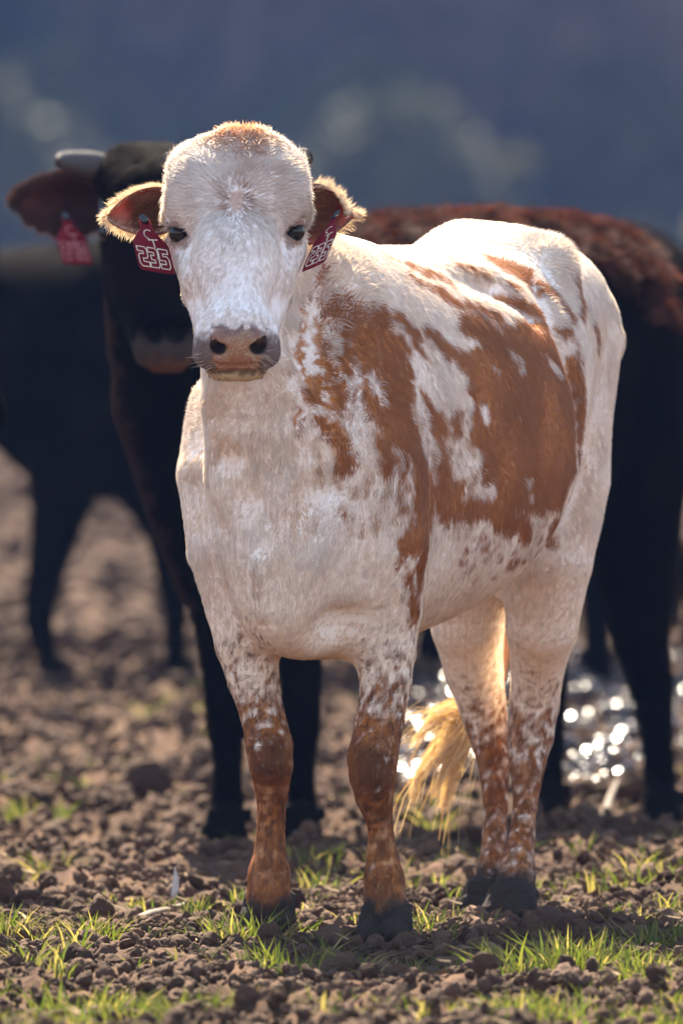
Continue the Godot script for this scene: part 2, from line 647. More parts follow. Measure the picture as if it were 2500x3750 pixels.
func grass_blades(count: int, spread: float, high: float, seed_: int) -> ArrayMesh:
	var r := RandomNumberGenerator.new()
	r.seed = seed_
	var v := PackedVector3Array()
	var n := PackedVector3Array()
	var c := PackedColorArray()
	var i := PackedInt32Array()
	for b in count:
		var a := r.randf() * TAU
		var root := Vector3(cos(a), 0, sin(a)) * spread * sqrt(r.randf())
		root.y = -0.008
		var lean := (Vector3(cos(a), 0, sin(a)) * r.randf_range(0.0, 0.7) + Vector3(r.randfn(), 0, r.randfn()) * 0.35)
		var h := high * r.randf_range(0.45, 1.15)
		var w := r.randf_range(0.0032, 0.0064)
		var turn := r.randf() * TAU
		var across := Vector3(cos(turn), 0, sin(turn))
		var col := Color(0.070, 0.098, 0.024).lerp(Color(0.150, 0.145, 0.040), r.randf())
		if r.randf() < 0.20: col = Color(0.30, 0.22, 0.11)
		var at := v.size()
		for k in 4:
			var t := k / 3.0
			var p := root + Vector3(lean.x * t * t, t * (1.0 - 0.25 * lean.length() * t), lean.z * t * t) * h
			var half: float = w * [0.8, 1.0, 0.75, 0.0][k] * 0.5
			var nn := (across.cross(Vector3.UP) + Vector3(0, 0.35, 0)).normalized()
			if k < 3:
				v.append(p - across * half); v.append(p + across * half)
				n.append(nn); n.append(nn); c.append(col); c.append(col)
			else:
				v.append(p); n.append(nn); c.append(col)
		i.append_array([at, at + 2, at + 1, at + 1, at + 2, at + 3, at + 2, at + 4, at + 3, at + 3, at + 4, at + 5, at + 4, at + 6, at + 5])
	return array_mesh(v, n, c, i)

func grass() -> void:
	var m := vertex_material("grass", 0.5, 0.35)
	m.backlight_enabled = true
	m.backlight = Color(0.95, 1.0, 0.7)
	var shapes := [grass_blades(95, 0.06, 0.085, 1), grass_blades(75, 0.085, 0.07, 2), grass_blades(130, 0.095, 0.08, 3), grass_blades(26, 0.035, 0.072, 4)]
	# [x, y, shape, scale, what sets it apart]
	var spots := [[880, 3470, 0, 1.0, "bright green grass tuft in front of the heifer's muddy right fore hoof"], [985, 3440, 1, 0.9, "green grass tuft against the heifer's muddy right fore hoof"], [1040, 3550, 2, 0.95, ""], [1150, 3570, 1, 0.9, ""], [940, 3560, 1, 0.8, ""], [1170, 3500, 3, 0.9, ""], [345, 3455, 0, 0.75, "short grass tuft growing behind the dark earth clod"], [255, 3490, 3, 1.1, ""], [150, 3440, 3, 0.8, ""], [20, 3430, 0, 0.9, ""], [330, 3690, 2, 0.95, ""], [440, 3730, 2, 0.9, ""], [560, 3720, 1, 1.0, ""], [700, 3745, 2, 0.9, ""], [860, 3735, 1, 0.95, ""], [1000, 3740, 2, 0.8, ""], [200, 3600, 3, 1.0, ""], [40, 3700, 3, 1.0, ""], [1960, 3560, 2, 1.25, "large dark grass clump in the heifer's shadow"], [1840, 3550, 2, 1.1, ""], [2080, 3550, 0, 1.15, ""], [1720, 3590, 1, 1.0, ""], [2200, 3560, 1, 1.0, ""], [2320, 3570, 0, 0.9, ""], [2430, 3590, 2, 0.9, ""], [1880, 3710, 0, 0.9, ""], [1980, 3725, 1, 0.9, ""], [1760, 3730, 1, 0.8, ""], [2280, 3735, 2, 0.9, ""], [2420, 3740, 2, 0.9, ""], [2290, 3260, 1, 1.0, "small sunlit grass tuft behind the heifer's muddy hind hooves"], [2330, 3230, 3, 1.0, ""], [2430, 3330, 3, 1.0, ""], [2360, 3430, 1, 0.9, ""], [2470, 3440, 2, 0.8, ""], [2200, 3480, 3, 0.9, ""], [1540, 3400, 3, 0.9, ""], [1600, 3430, 3, 0.9, ""], [190, 3180, 3, 1.1, ""], [290, 3180, 3, 0.9, ""], [80, 3235, 3, 1.0, ""], [1150, 3180, 1, 0.9, ""], [1210, 3240, 3, 1.0, ""], [1110, 3250, 3, 0.8, ""], [2475, 3110, 0, 1.0, ""], [1620, 2990, 3, 1.2, ""], [1720, 3000, 1, 0.9, ""], [1600, 3060, 3, 0.9, ""], [110, 2995, 1, 0.9, ""], [780, 3245, 3, 0.7, ""], [1480, 3540, 1, 0.85, ""], [1400, 3590, 3, 0.9, ""], [1300, 3560, 3, 0.8, ""], [620, 3680, 0, 0.8, ""], [90, 3560, 3, 0.9, ""]]
	for s in spots:
		var p := on_ground(s[0], s[1])
		var o := part(numbered("grass_tuft"), shapes[s[2]], m, self, p)
		var k: float = s[3] * rng.randf_range(0.9, 1.12)
		o.scale = Vector3(k, k, k)
		o.rotation.y = rng.randf() * TAU
		tag(o, s[4] if s[4] else "small tuft of green grass sprouting from the bare soil", "grass", "grass tufts in the soil")
	var few := grass_blades(7, 0.035, 0.062, 9)
	var buf := PackedFloat32Array()
	for k in 3200:
		var d := 21.6 + 16.0 * pow(rng.randf(), 2.0)
		var half := 0.03 * d + 0.2
		var x := rng.randf_range(-half, half)
		var p := Vector3(x, 0, CAM.z - d)
		if nz(p, 1.1) + (0.35 if d < 23.9 else -0.12) < rng.randf_range(0.1, 0.5):
			continue
		p.y = ground_y(p.x, p.z)
		var s := rng.randf_range(0.6, 1.1)
		put(buf, Basis(Vector3.UP, rng.randf() * TAU) * Basis.from_scale(Vector3(s, s, s)), p)
	var straw := grass_blades(5, 0.03, 0.055, 19)
	var sbuf := PackedFloat32Array()
	for k in 500:
		var d := 21.6 + 12.0 * pow(rng.randf(), 1.4)
		var p := Vector3(rng.randf_range(-0.03 * d, 0.03 * d), 0, CAM.z - d)
		p.y = ground_y(p.x, p.z) + 0.010
		put(sbuf, Basis(Vector3.UP, rng.randf() * TAU) * Basis(Vector3.RIGHT, rng.randf_range(1.2, 1.6)) * Basis.from_scale(Vector3.ONE * rng.randf_range(0.4, 0.9)), p)
		var c := Color(0.17, 0.12, 0.07) * rng.randf_range(0.5, 1.2)
		sbuf.append_array([c.r, c.g, c.b, 1.0])
	var bare := ArrayMesh.new()
	var arrays := straw.surface_get_arrays(0)
	arrays[Mesh.ARRAY_COLOR] = null
	bare.add_surface_from_arrays(Mesh.PRIMITIVE_TRIANGLES, arrays)
	tag(multi("straw_litter", bare, sbuf, true, vertex_material("straw", 0.8, 0.2), self), "dry straw fibres trodden into the soil", "straw")
	var o2 := multi("sparse_grass", few, buf, false, m, self)
	tag(o2, "sparse green grass blades sprouting over the ploughed soil", "grass")

func puddles() -> void:
	var m := material("muddy water", Color(0.045, 0.036, 0.030), 0.06, 0.5)
	var tex := NoiseTexture2D.new()
	tex.width = 256
	tex.height = 256
	tex.seamless = true
	tex.as_normal_map = true
	tex.bump_strength = 5.0
	var fn := FastNoiseLite.new()
	fn.seed = 9
	fn.frequency = 0.02
	fn.fractal_octaves = 3
	tex.noise = fn
	m.normal_enabled = true
	m.normal_texture = tex
	m.normal_scale = 0.9
	m.uv1_triplanar = true
	m.uv1_world_triplanar = true
	m.uv1_scale = Vector3(2.2, 2.2, 2.2)
	# [x, y, half width in pixels, half depth in metres]
	for s in [[1580, 2600, 130, 0.45], [2110, 2500, 130, 0.6], [2150, 2690, 190, 0.4], [2300, 2760, 130, 0.3], [2440, 2650, 120, 0.5], [2080, 2800, 70, 0.2]]:
		var p := on_ground(s[0], s[1])
		var w: float = s[2] * (CAM.z - p.z) / F_PX
		var v := PackedVector3Array([Vector3.ZERO])
		var n := PackedVector3Array([Vector3.UP])
		var i := PackedInt32Array()
		for k in 40:
			var a := TAU * k / 40.0
			var r := 1.0 + 0.45 * noise.get_noise_2d(cos(a) * 1.3 + p.x * 9.0, sin(a) * 1.3 + p.z)
			v.append(Vector3(cos(a) * w * r, 0, sin(a) * float(s[3]) * r))
			n.append(Vector3.UP)
			i.append_array([0, k + 1, (k + 1) % 40 + 1])
		var o := part(numbered("puddle"), array_mesh(v, n, PackedColorArray(), facing(v, n, i)), m, self, Vector3(p.x, 0.006, p.z))
		o.set_meta("kind", "structure")
	# wet lumps of mud round the water
	var wet := vertex_material("wet mud", 0.22, 0.5)
	var buf := PackedFloat32Array()
	for k in 2600:
		var q := on_ground(rng.randf_range(1450, 2600), rng.randf_range(2440, 2880))
		var r := 0.008 + 0.022 * pow(rng.randf(), 2.0)
		put(buf, Basis.from_euler(Vector3(rng.randf() * TAU, rng.randf() * TAU, 0)) * Basis.from_scale(Vector3(r * 1.3, r, r * 1.2)), q + Vector3(0, r * 0.2, 0))
		var c := soil_color(q) * 0.6
		buf.append_array([c.r, c.g, c.b, 1.0])
	tag(multi("wet_mud", lump(8), buf, true, wet, self), "glistening lumps of wet mud round the puddles", "mud")

func litter() -> void:
	# a pale feather standing in the soil and two dry sticks
	var f := on_ground(632, 3300)
	var v := PackedVector3Array()
	var n := PackedVector3Array()
	var i := PackedInt32Array()
	for k in 9:
		var t := k / 8.0
		var w := 0.0058 * sin(PI * pow(t, 0.7)) + 0.0008
		var c := Vector3(0.006 * sin(t * 2.5), 0.062 * t, -0.01 * t)
		v.append_array([c - Vector3(w, 0, 0), c + Vector3(0, 0, 0.0025), c + Vector3(w, 0, 0), c - Vector3(0, 0, 0.0012)])
		n.append_array([Vector3(-0.7, 0.1, 0.5).normalized(), Vector3(0, 0.1, 1).normalized(), Vector3(0.7, 0.1, 0.5).normalized(), Vector3(0, 0, -1)])
		if k < 8:
			for q in 4:
				var a := k * 4 + q
				var b := k * 4 + (q + 1) % 4
				i.append_array([a, b, b + 4, a, b + 4, a + 4])
	var fm := material("feather", Color(0.40, 0.38, 0.37), 0.7)
	fm.backlight_enabled = true
	fm.backlight = Color(0.4, 0.4, 0.4)
	tag(part("feather", array_mesh(v, n, PackedColorArray(), facing(v, n, i)), fm, self, f), "pale grey feather standing upright in the soil", "feather")
	var wood_m := material("dry stick", Color(0.17, 0.14, 0.11), 0.85)
	for e in [[on_ground(2190, 3020), on_ground(2260, 2960), 0.035, "thick pale stick lying by the horned cow's hind hoof"], [on_ground(480, 3345), on_ground(690, 3310), 0.012, "thin pale straw lying beside the feather"]]:
		var a: Vector3 = e[0]
		var b: Vector3 = e[1]
		var lift := Vector3(0, e[2], 0)
		tag(part(numbered("dry_stick"), tube([a + lift * 0.3, a.lerp(b, 0.3) + lift * 0.7 + Vector3(0.004, 0.003, 0), a.lerp(b, 0.7) + lift + Vector3(-0.004, 0, 0), b + lift * 1.5], [0.006, 0.008, 0.0065, 0.004], 8), wood_m, self), e[3], "stick")

# ------------------------------------------------------------------ the spotted heifer
var strokes := []           # [a, b, radius, brown?]
var stroke_cells := {}
const HF := Vector3(-0.311, 0, 0.950)
const HO := Vector3(-0.0244, 0, 0.0)

func pr(x: float, y: float, z: float, r: float) -> Array:
	return [px(x, y, z), r * (CAM.z - z) / F_PX]

var relief_fold := []
var relief_hollow := []

func hide_z(f: Field, q: Array) -> float:
	var z := 0.45
	while z > -1.2 and f.at(px(q[0], q[1], z)) > 0.0: z -= 0.004
	return z

func heifer_field(lo: Vector3, hi: Vector3, cell: float, head: bool) -> Field:
	var f := Field.new(lo, hi, cell)
	if true:
		f.barrel(HO, HF, [[0.20, 0.66, 0.98, 0.07, 0.5], [0.13, 0.53, 1.08, 0.135, 0.45], [0.03, 0.50, 1.19, 0.18, 0.45], [-0.1, 0.51, 1.235, 0.205, 0.45], [-0.3, 0.525, 1.235, 0.245, 0.42], [-0.5, 0.555, 1.235, 0.272, 0.40], [-0.68, 0.60, 1.238, 0.264, 0.45], [-0.85, 0.68, 1.26, 0.23, 0.58], [-1.0, 0.74, 1.255, 0.20, 0.6], [-1.15, 0.80, 1.22, 0.15, 0.6], [-1.25, 0.90, 1.15, 0.07, 0.6]], 0.05)
		# hooks and pins of the pelvis
		f.cone(px(1700, 930, -0.80), px(2010, 960, -0.78), 0.045, 0.045, 0.07)
		f.cone(px(2040, 1100, -0.95), px(2170, 1250, -1.12), 0.075, 0.06, 0.10)
		# thighs
		f.chain([pr(2060, 1350, -1.0, 185), pr(2035, 1750, -0.98, 195), pr(2000, 2050, -0.97, 168), pr(1983, 2295, -1.0, 132), pr(1968, 2440, -1.06, 98), pr(1957, 2570, -1.10, 90), pr(1944, 2694, -1.10, 82), pr(1930, 2805, -1.08, 64), pr(1922, 2949, -1.06, 45), pr(1908, 3090, -1.03, 48), pr(1893, 3200, -1.00, 68), pr(1880, 3300, -0.98, 80)], 0.06)
		f.chain([pr(1800, 1400, -1.10, 190), pr(1750, 1800, -1.10, 190), pr(1725, 2100, -1.10, 164), pr(1712, 2295, -1.12, 132), pr(1735, 2455, -1.17, 106), pr(1776, 2630, -1.21, 82), pr(1806, 2789, -1.2, 59), pr(1815, 2949, -1.18, 45), pr(1808, 3108, -1.15, 47), pr(1798, 3230, -1.12, 58), pr(1785, 3300, -1.1, 64)], 0.06)
		# hind shanks down to the fetlocks
		f.cone(px(2010, 2480, -1.16), px(2012, 2600, -1.18), 0.022, 0.018, 0.03)
		# shoulders and fore legs
		f.chain([pr(805, 1480, -0.04, 110), pr(772, 1740, 0.02, 122), pr(800, 2000, 0.02, 114), pr(860, 2220, 0.0, 108), pr(893, 2360, 0.0, 104), pr(925, 2486, 0.0, 92), pr(960, 2614, 0.0, 80), pr(986, 2730, 0.02, 85), pr(992, 2800, 0.02, 80), pr(995, 2869, 0.0, 65), pr(993, 2997, -0.02, 49), pr(989, 3110, -0.02, 57), pr(985, 3200, -0.01, 76), pr(984, 3300, 0.0, 84)], 0.05)
		f.chain([pr(1310, 1330, 0.02, 170), pr(1345, 1700, 0.11, 172), pr(1400, 2000, 0.10, 155), pr(1420, 2230, 0.07, 120), pr(1418, 2380, 0.06, 104), pr(1415, 2486, 0.06, 92), pr(1390, 2646, 0.06, 88), pr(1364, 2773, 0.08, 92), pr(1364, 2840, 0.08, 86), pr(1370, 2915, 0.06, 70), pr(1393, 3028, 0.04, 46), pr(1398, 3120, 0.04, 55), pr(1406, 3220, 0.05, 75), pr(1412, 3330, 0.06, 82)], 0.055)
		# knee caps and tendons
		f.cone(px(985, 2735, 0.055), px(990, 2800, 0.055), 0.012, 0.010, 0.02)
		f.cone(px(1362, 2770, 0.115), px(1364, 2840, 0.112), 0.012, 0.010, 0.02)
		# brisket, dewlap
		f.chain([pr(1000, 1780, 0.12, 175), pr(1025, 2030, 0.13, 170), pr(1055, 2220, 0.12, 142)], 0.07)
		f.chain([pr(1040, 2285, 0.14, 72), pr(1150, 2260, 0.10, 72)], 0.05)
	# neck
	f.chain([pr(885, 920, 0.10, 172), pr(902, 1200, 0.13, 176), pr(925, 1450, 0.13, 180), pr(962, 1700, 0.125, 180), pr(1000, 1950, 0.12, 172), pr(1035, 2150, 0.11, 150)], 0.06)
	f.chain([pr(1000, 980, 0.02, 170), pr(1180, 1150, -0.08, 200)], 0.10)
	f.chain([pr(875, 1250, 0.24, 105), pr(888, 1480, 0.20, 125), pr(925, 1750, 0.17, 140)], 0.06)
	# skull
	f.cone(px(738, 668, 0.288), px(997, 668, 0.288), 0.059, 0.059, 0.05)
	f.cone(px(752, 597, 0.262), px(988, 597, 0.262), 0.037, 0.037, 0.05)
	f.cone(px(740, 655, 0.20), px(995, 655, 0.20), 0.058, 0.058, 0.05)
	f.cone(px(862, 552, 0.268), px(914, 552, 0.268), 0.026, 0.026, 0.05)
	f.cone(px(866, 760, 0.287), px(866, 960, 0.362), 0.070, 0.066, 0.05)
	f.cone(px(730, 765, 0.292), px(1004, 765, 0.292), 0.046, 0.046, 0.04)
	f.cone(px(866, 940, 0.37), px(866, 1185, 0.445), 0.064, 0.050, 0.05)
	f.chain([pr(745, 900, 0.22, 100), pr(765, 1050, 0.26, 98), pr(800, 1220, 0.37, 78)], 0.05)
	f.chain([pr(995, 900, 0.22, 104), pr(975, 1050, 0.26, 100), pr(935, 1220, 0.37, 80)], 0.05)
	# cheek bones, brows
	f.cone(px(672, 905, 0.24), px(730, 1010, 0.32), 0.020, 0.030, 0.04)
	f.cone(px(1066, 905, 0.24), px(1005, 1010, 0.32), 0.020, 0.030, 0.04)
	f.cone(px(654, 785, 0.262), px(690, 735, 0.285), 0.024, 0.030, 0.03)
	f.cone(px(1084, 780, 0.262), px(1050, 735, 0.285), 0.024, 0.030, 0.03)
	f.cone(px(598, 690, 0.27), px(610, 650, 0.26), 0.012, 0.012, 0.03, 1.0, true)
	f.cone(px(1136, 685, 0.27), px(1126, 645, 0.26), 0.012, 0.012, 0.03, 1.0, true)
	if not head:
		# the dewlap's fold, and hollows beside the neck, at the flank, the armpit and the hip: laid on the hide
		relief_fold = []
		for q in [[864, 1520, 4], [866, 1620, 9], [870, 1730, 15], [881, 1840, 20], [902, 1950, 24], [928, 2050, 24], [946, 2150, 22], [955, 2250, 18]]:
			relief_fold.append(pr(q[0], q[1], hide_z(f, q) + 0.010, q[2]))
		relief_hollow = []
		for path in [[[770, 1560], [830, 1700], [890, 1850], [925, 2010]], [[1130, 1560], [1165, 1680], [1185, 1800], [1150, 1940]], [[2000, 1080], [2075, 1300], [2125, 1600], [2118, 1780], [2060, 1930]], [[1185, 2335], [1245, 2290], [1305, 2300]], [[1700, 1000], [1850, 1060], [1950, 1130]]]:
			for k in path.size() - 1:
				var o1 := 0.014 if k > 0 else 0.036          # runs out at both ends
				var o2 := 0.014 if k < path.size() - 2 else 0.036
				relief_hollow.append([px(path[k][0], path[k][1], hide_z(f, path[k]) + o1), px(path[k + 1][0], path[k + 1][1], hide_z(f, path[k + 1]) + o2)])
	f.chain(relief_fold, 0.016)
	for q in relief_hollow:
		if (q[0] - q[1]).length() < 0.3: f.cone(q[0], q[1], 0.011, 0.011, 0.055, 1.0, true)
	if head:
		# muzzle: bridge, two wings beside the nostrils, lips and chin
		f.cone(px(822, 1215, 0.452), px(912, 1215, 0.452), 0.034, 0.034, 0.04)
		f.cone(px(800, 1265, 0.455), px(934, 1265, 0.455), 0.034, 0.034, 0.03)
		f.cone(px(772, 1225, 0.438), px(752, 1300, 0.428), 0.018, 0.021, 0.03)
		f.cone(px(962, 1225, 0.438), px(980, 1298, 0.428), 0.018, 0.021, 0.03)
		f.cone(px(778, 1303, 0.455), px(954, 1302, 0.455), 0.020, 0.020, 0.022)
		f.cone(px(832, 1205, 0.462), px(900, 1205, 0.462), 0.024, 0.024, 0.03)
		f.cone(px(838, 1268, 0.476), px(897, 1268, 0.476), 0.023, 0.023, 0.025)
		f.cone(px(832, 1358, 0.440), px(910, 1358, 0.440), 0.0185, 0.0185, 0.008)
		f.cone(px(800, 1345, 0.405), px(932, 1345, 0.405), 0.022, 0.022, 0.02)
		# nostrils, commas that run up and outwards
		f.cone(px(814, 1280, 0.497), px(796, 1264, 0.482), 0.010, 0.011, 0.008, 1.0, true)
		f.cone(px(794, 1258, 0.486), px(778, 1205, 0.474), 0.010, 0.006, 0.007, 1.0, true)
		f.cone(px(928, 1280, 0.497), px(946, 1264, 0.482), 0.010, 0.011, 0.008, 1.0, true)
		f.cone(px(948, 1258, 0.486), px(968, 1205, 0.474), 0.010, 0.006, 0.007, 1.0, true)
		# mouth line
		f.cone(px(790, 1338, 0.478), px(946, 1337, 0.478), 0.005, 0.005, 0.006, 1.0, true)
		# eye sockets and lids
		f.cone(px(650, 850, 0.315), px(652, 850, 0.26), 0.017, 0.014, 0.012, 1.0, true)
		f.cone(px(1084, 844, 0.315), px(1082, 844, 0.26), 0.017, 0.014, 0.012, 1.0, true)
		f.cone(px(634, 822, 0.285), px(684, 824, 0.312), 0.0095, 0.0085, 0.010)
		f.cone(px(1100, 816, 0.285), px(1050, 818, 0.312), 0.0095, 0.0085, 0.010)
		f.cone(px(645, 884, 0.285), px(686, 886, 0.303), 0.007, 0.007, 0.010)
		f.cone(px(1090, 878, 0.285), px(1048, 880, 0.303), 0.007, 0.007, 0.010)
	return f

var body_field: Field
var head_field: Field

func sample(p: Vector3) -> float:
	var f := head_field if p.z > 0.14 and p.y > 0.95 and p.x < 0.14 else body_field
	var q := (p - f.lo) / f.cell
	var i := Vector3i(q.floor())
	if i.x < 0 or i.y < 0 or i.z < 0 or i.x >= f.nx - 1 or i.y >= f.ny - 1 or i.z >= f.nz - 1: return 1.0
	q -= Vector3(i)
	var at := (i.z * f.ny + i.y) * f.nx + i.x
	var sy := f.nx
	var sz := f.nx * f.ny
	var a := lerpf(lerpf(f.g[at], f.g[at + 1], q.x), lerpf(f.g[at + sy], f.g[at + sy + 1], q.x), q.y)
	var b := lerpf(lerpf(f.g[at + sz], f.g[at + sz + 1], q.x), lerpf(f.g[at + sz + sy], f.g[at + sz + sy + 1], q.x), q.y)
	return lerpf(a, b, q.z)

func surface_at(x: float, y: float) -> Vector3:       # where the sight line through that pixel meets the hide
	var z := 0.56
	while z > -1.35:
		if sample(px(x, y, z)) < 0.0:
			for k in 6:
				z += 0.006 * pow(0.5, k + 1) * (1.0 if sample(px(x, y, z)) < 0.0 else -1.0)
			return px(x, y, z)
		z -= 0.006
	return px(x, y, -0.4)

func crop3(list: Array, brown: bool) -> void:      # strokes read off the flank, in pixels of a 1600-pixel detail of the picture
	for s in list:
		for k in range(0, s.size() - 3, 3):
			var a := surface_at(900 + 1.0204 * s[k], 700 + 1.0204 * s[k + 1])
			var b := surface_at(900 + 1.0204 * s[k + 3], 700 + 1.0204 * s[k + 4])
			if (a - b).length() > 0.45: continue
			var r: float = (float(s[k + 2]) + float(s[k + 5])) * 0.5 * 1.0204 * 25.3 / F_PX
			var m := (a + b) * 0.5
			var n := Vector3(sample(m + Vector3(0.02, 0, 0)) - sample(m - Vector3(0.02, 0, 0)), sample(m + Vector3(0, 0.02, 0)) - sample(m - Vector3(0, 0.02, 0)), sample(m + Vector3(0, 0, 0.02)) - sample(m - Vector3(0, 0, 0.02))).normalized()
			var e := (Vector3(0, 0, 1) - n * n.z)
			var tight := clampf(absf(n.z), 0.3, 1.0)     # patches run long along the flank
			var at := strokes.size()
			strokes.append([a, b, r, brown, e.normalized() if e.length() > 0.05 else Vector3(0, 0, 1), 1.0 - tight])
			var reach := Vector3.ONE * (r / tight + 0.02)
			var i := ((a.min(b) - reach) / 0.06).floor()
			var j := ((a.max(b) + reach) / 0.06).floor()
			for x in range(i.x, j.x + 1):
				for y in range(i.y, j.y + 1):
					for z in range(i.z, j.z + 1):
						var key := Vector3i(x, y, z)
						if not stroke_cells.has(key): stroke_cells[key] = []
						stroke_cells[key].append(at)

func spotted(p: Vector3) -> float:       # > 0 in a brown patch, with ragged edges
	var q := p + Vector3(nz(p, 38.0), nz(p + Vector3(5, 0, 0), 30.0), nz(p + Vector3(0, 9, 0), 38.0)) * 0.010
	var list: Variant = stroke_cells.get(Vector3i((q / 0.06).floor()))
	if list == null: return -0.03
	var brown := -0.03
	var white := -0.03
	for n in list:
		var s: Array = strokes[n]
		var e: Vector3 = s[4]
		var a: Vector3 = q - s[0]
		a -= e * (a.dot(e) * s[5])
		var ab: Vector3 = s[1] - s[0]
		ab -= e * (ab.dot(e) * s[5])
		var t := clampf(a.dot(ab) / maxf(ab.length_squared(), 1e-8), 0.0, 1.0)
		var d: float = s[2] - (a - ab * t).length()
		if s[3]: brown = maxf(brown, d)
		else: white = maxf(white, d)
	if white > 0.0: return -white
	return brown

const WHITE := Color(0.86, 0.795, 0.73)
const CREAM := Color(0.84, 0.70, 0.55)
const BROWN := Color(0.40, 0.150, 0.046)
const TAN := Color(0.50, 0.29, 0.155)
const DARK := Color(0.125, 0.050, 0.022)
var whorl: Vector3
var poll: Vector3
var muzzle: Vector3

func coat(p: Vector3, n: Vector3) -> Color:
	# what grows where: dye and skin, fixed to the animal
	var j := rng.randf_range(-1.0, 1.0)
	var fine := nz(p, 60.0)
	var broad := nz(p, 9.0)
	var on_head := smoothstep(0.02, -0.02, minf((p - px(868, 720, 0.26)).length() - 0.19, (p - px(868, 1130, 0.42)).length() - 0.165) + 0.015 * broad) * smoothstep(0.10, 0.14, p.z)
	var head_c := WHITE
	if on_head > 0.0:
		# head: white with pink and tan roan, fox red at the poll, skin at the muzzle
		var c := WHITE.lerp(Color(0.82, 0.79, 0.78), 0.6)
		var roan := -0.02 + 0.22 * broad + 0.40 * nz(p * Vector3(1, 0.4, 1), 70.0) + 0.34 * smoothstep(0.13, 0.03, Vector2((p.x - poll.x) * 1.1, (p.y - whorl.y - 0.06) * 0.8).length()) + 0.26 * j
		c = c.lerp(TAN, clampf(roan, 0.0, 0.8) * 0.7)
		var q := p - poll
		var red := smoothstep(0.090, 0.020, Vector3(q.x * 1.55, q.y * 0.8, q.z).length() + 0.03 * fine + 0.02 * j)
		c = c.lerp(Color(0.50, 0.21, 0.06), red * 0.85)
		for e in [px(656, 852, 0.3), px(1080, 846, 0.3)]:
			var near: float = (p - e).length()
			c = c.lerp(Color(0.20, 0.10, 0.06), 0.85 * smoothstep(0.034, 0.020, near + 0.004 * fine))
		c = c.lerp(Color(0.34, 0.16, 0.08), 0.7 * smoothstep(0.020, 0.008, Vector2(p.x - whorl.x, (p.y - whorl.y) * 0.6).length() + 0.006 * fine + 0.004 * j))
		head_c = c
		if p.z > 0.38:
			# dark grey-brown wings round the nostrils, a bare pad between them with sand stuck to it, pale lower lip
			var side := absf(p.x - muzzle.x)
			var v := p.y - muzzle.y
			var edge := 0.007 * fine + 0.004 * nz(p, 140.0)
			var wing := smoothstep(0.056, 0.022, v + edge * 1.6 + 0.25 * maxf(side - 0.03, 0.0)) * smoothstep(0.36, 0.42, p.z)
			head_c = head_c.lerp(Color(0.115, 0.076, 0.066), wing * 0.95)
			var pad := smoothstep(0.046, 0.040, side + edge * 0.6 + 0.12 * maxf(-v, 0.0)) * smoothstep(0.046, 0.040, v + edge)
			var pc := Color(0.31, 0.155, 0.095).lerp(Color(0.19, 0.125, 0.125), smoothstep(0.012, 0.034, v + edge))
			pc = pc.lerp(Color(0.42, 0.30, 0.17), 0.35 * smoothstep(0.0, 0.4, nz(p, 60.0)))
			head_c = head_c.lerp(pc, pad)
			for e in [px(800, 1268, 0.485), px(944, 1268, 0.485)]:
				head_c = head_c.lerp(Color(0.025, 0.016, 0.014), smoothstep(0.019, 0.013, (p - e).length()))
			var lip := smoothstep(-0.030, -0.036, v + edge * 0.4)
			head_c = head_c.lerp(Color(0.13, 0.095, 0.055).lerp(Color(0.46, 0.34, 0.20), smoothstep(-0.036, -0.048, v + edge)), lip * smoothstep(0.075, 0.060, side))
		if on_head >= 1.0: return head_c
	return body_coat(p, n, j, fine, broad).lerp(head_c, on_head)

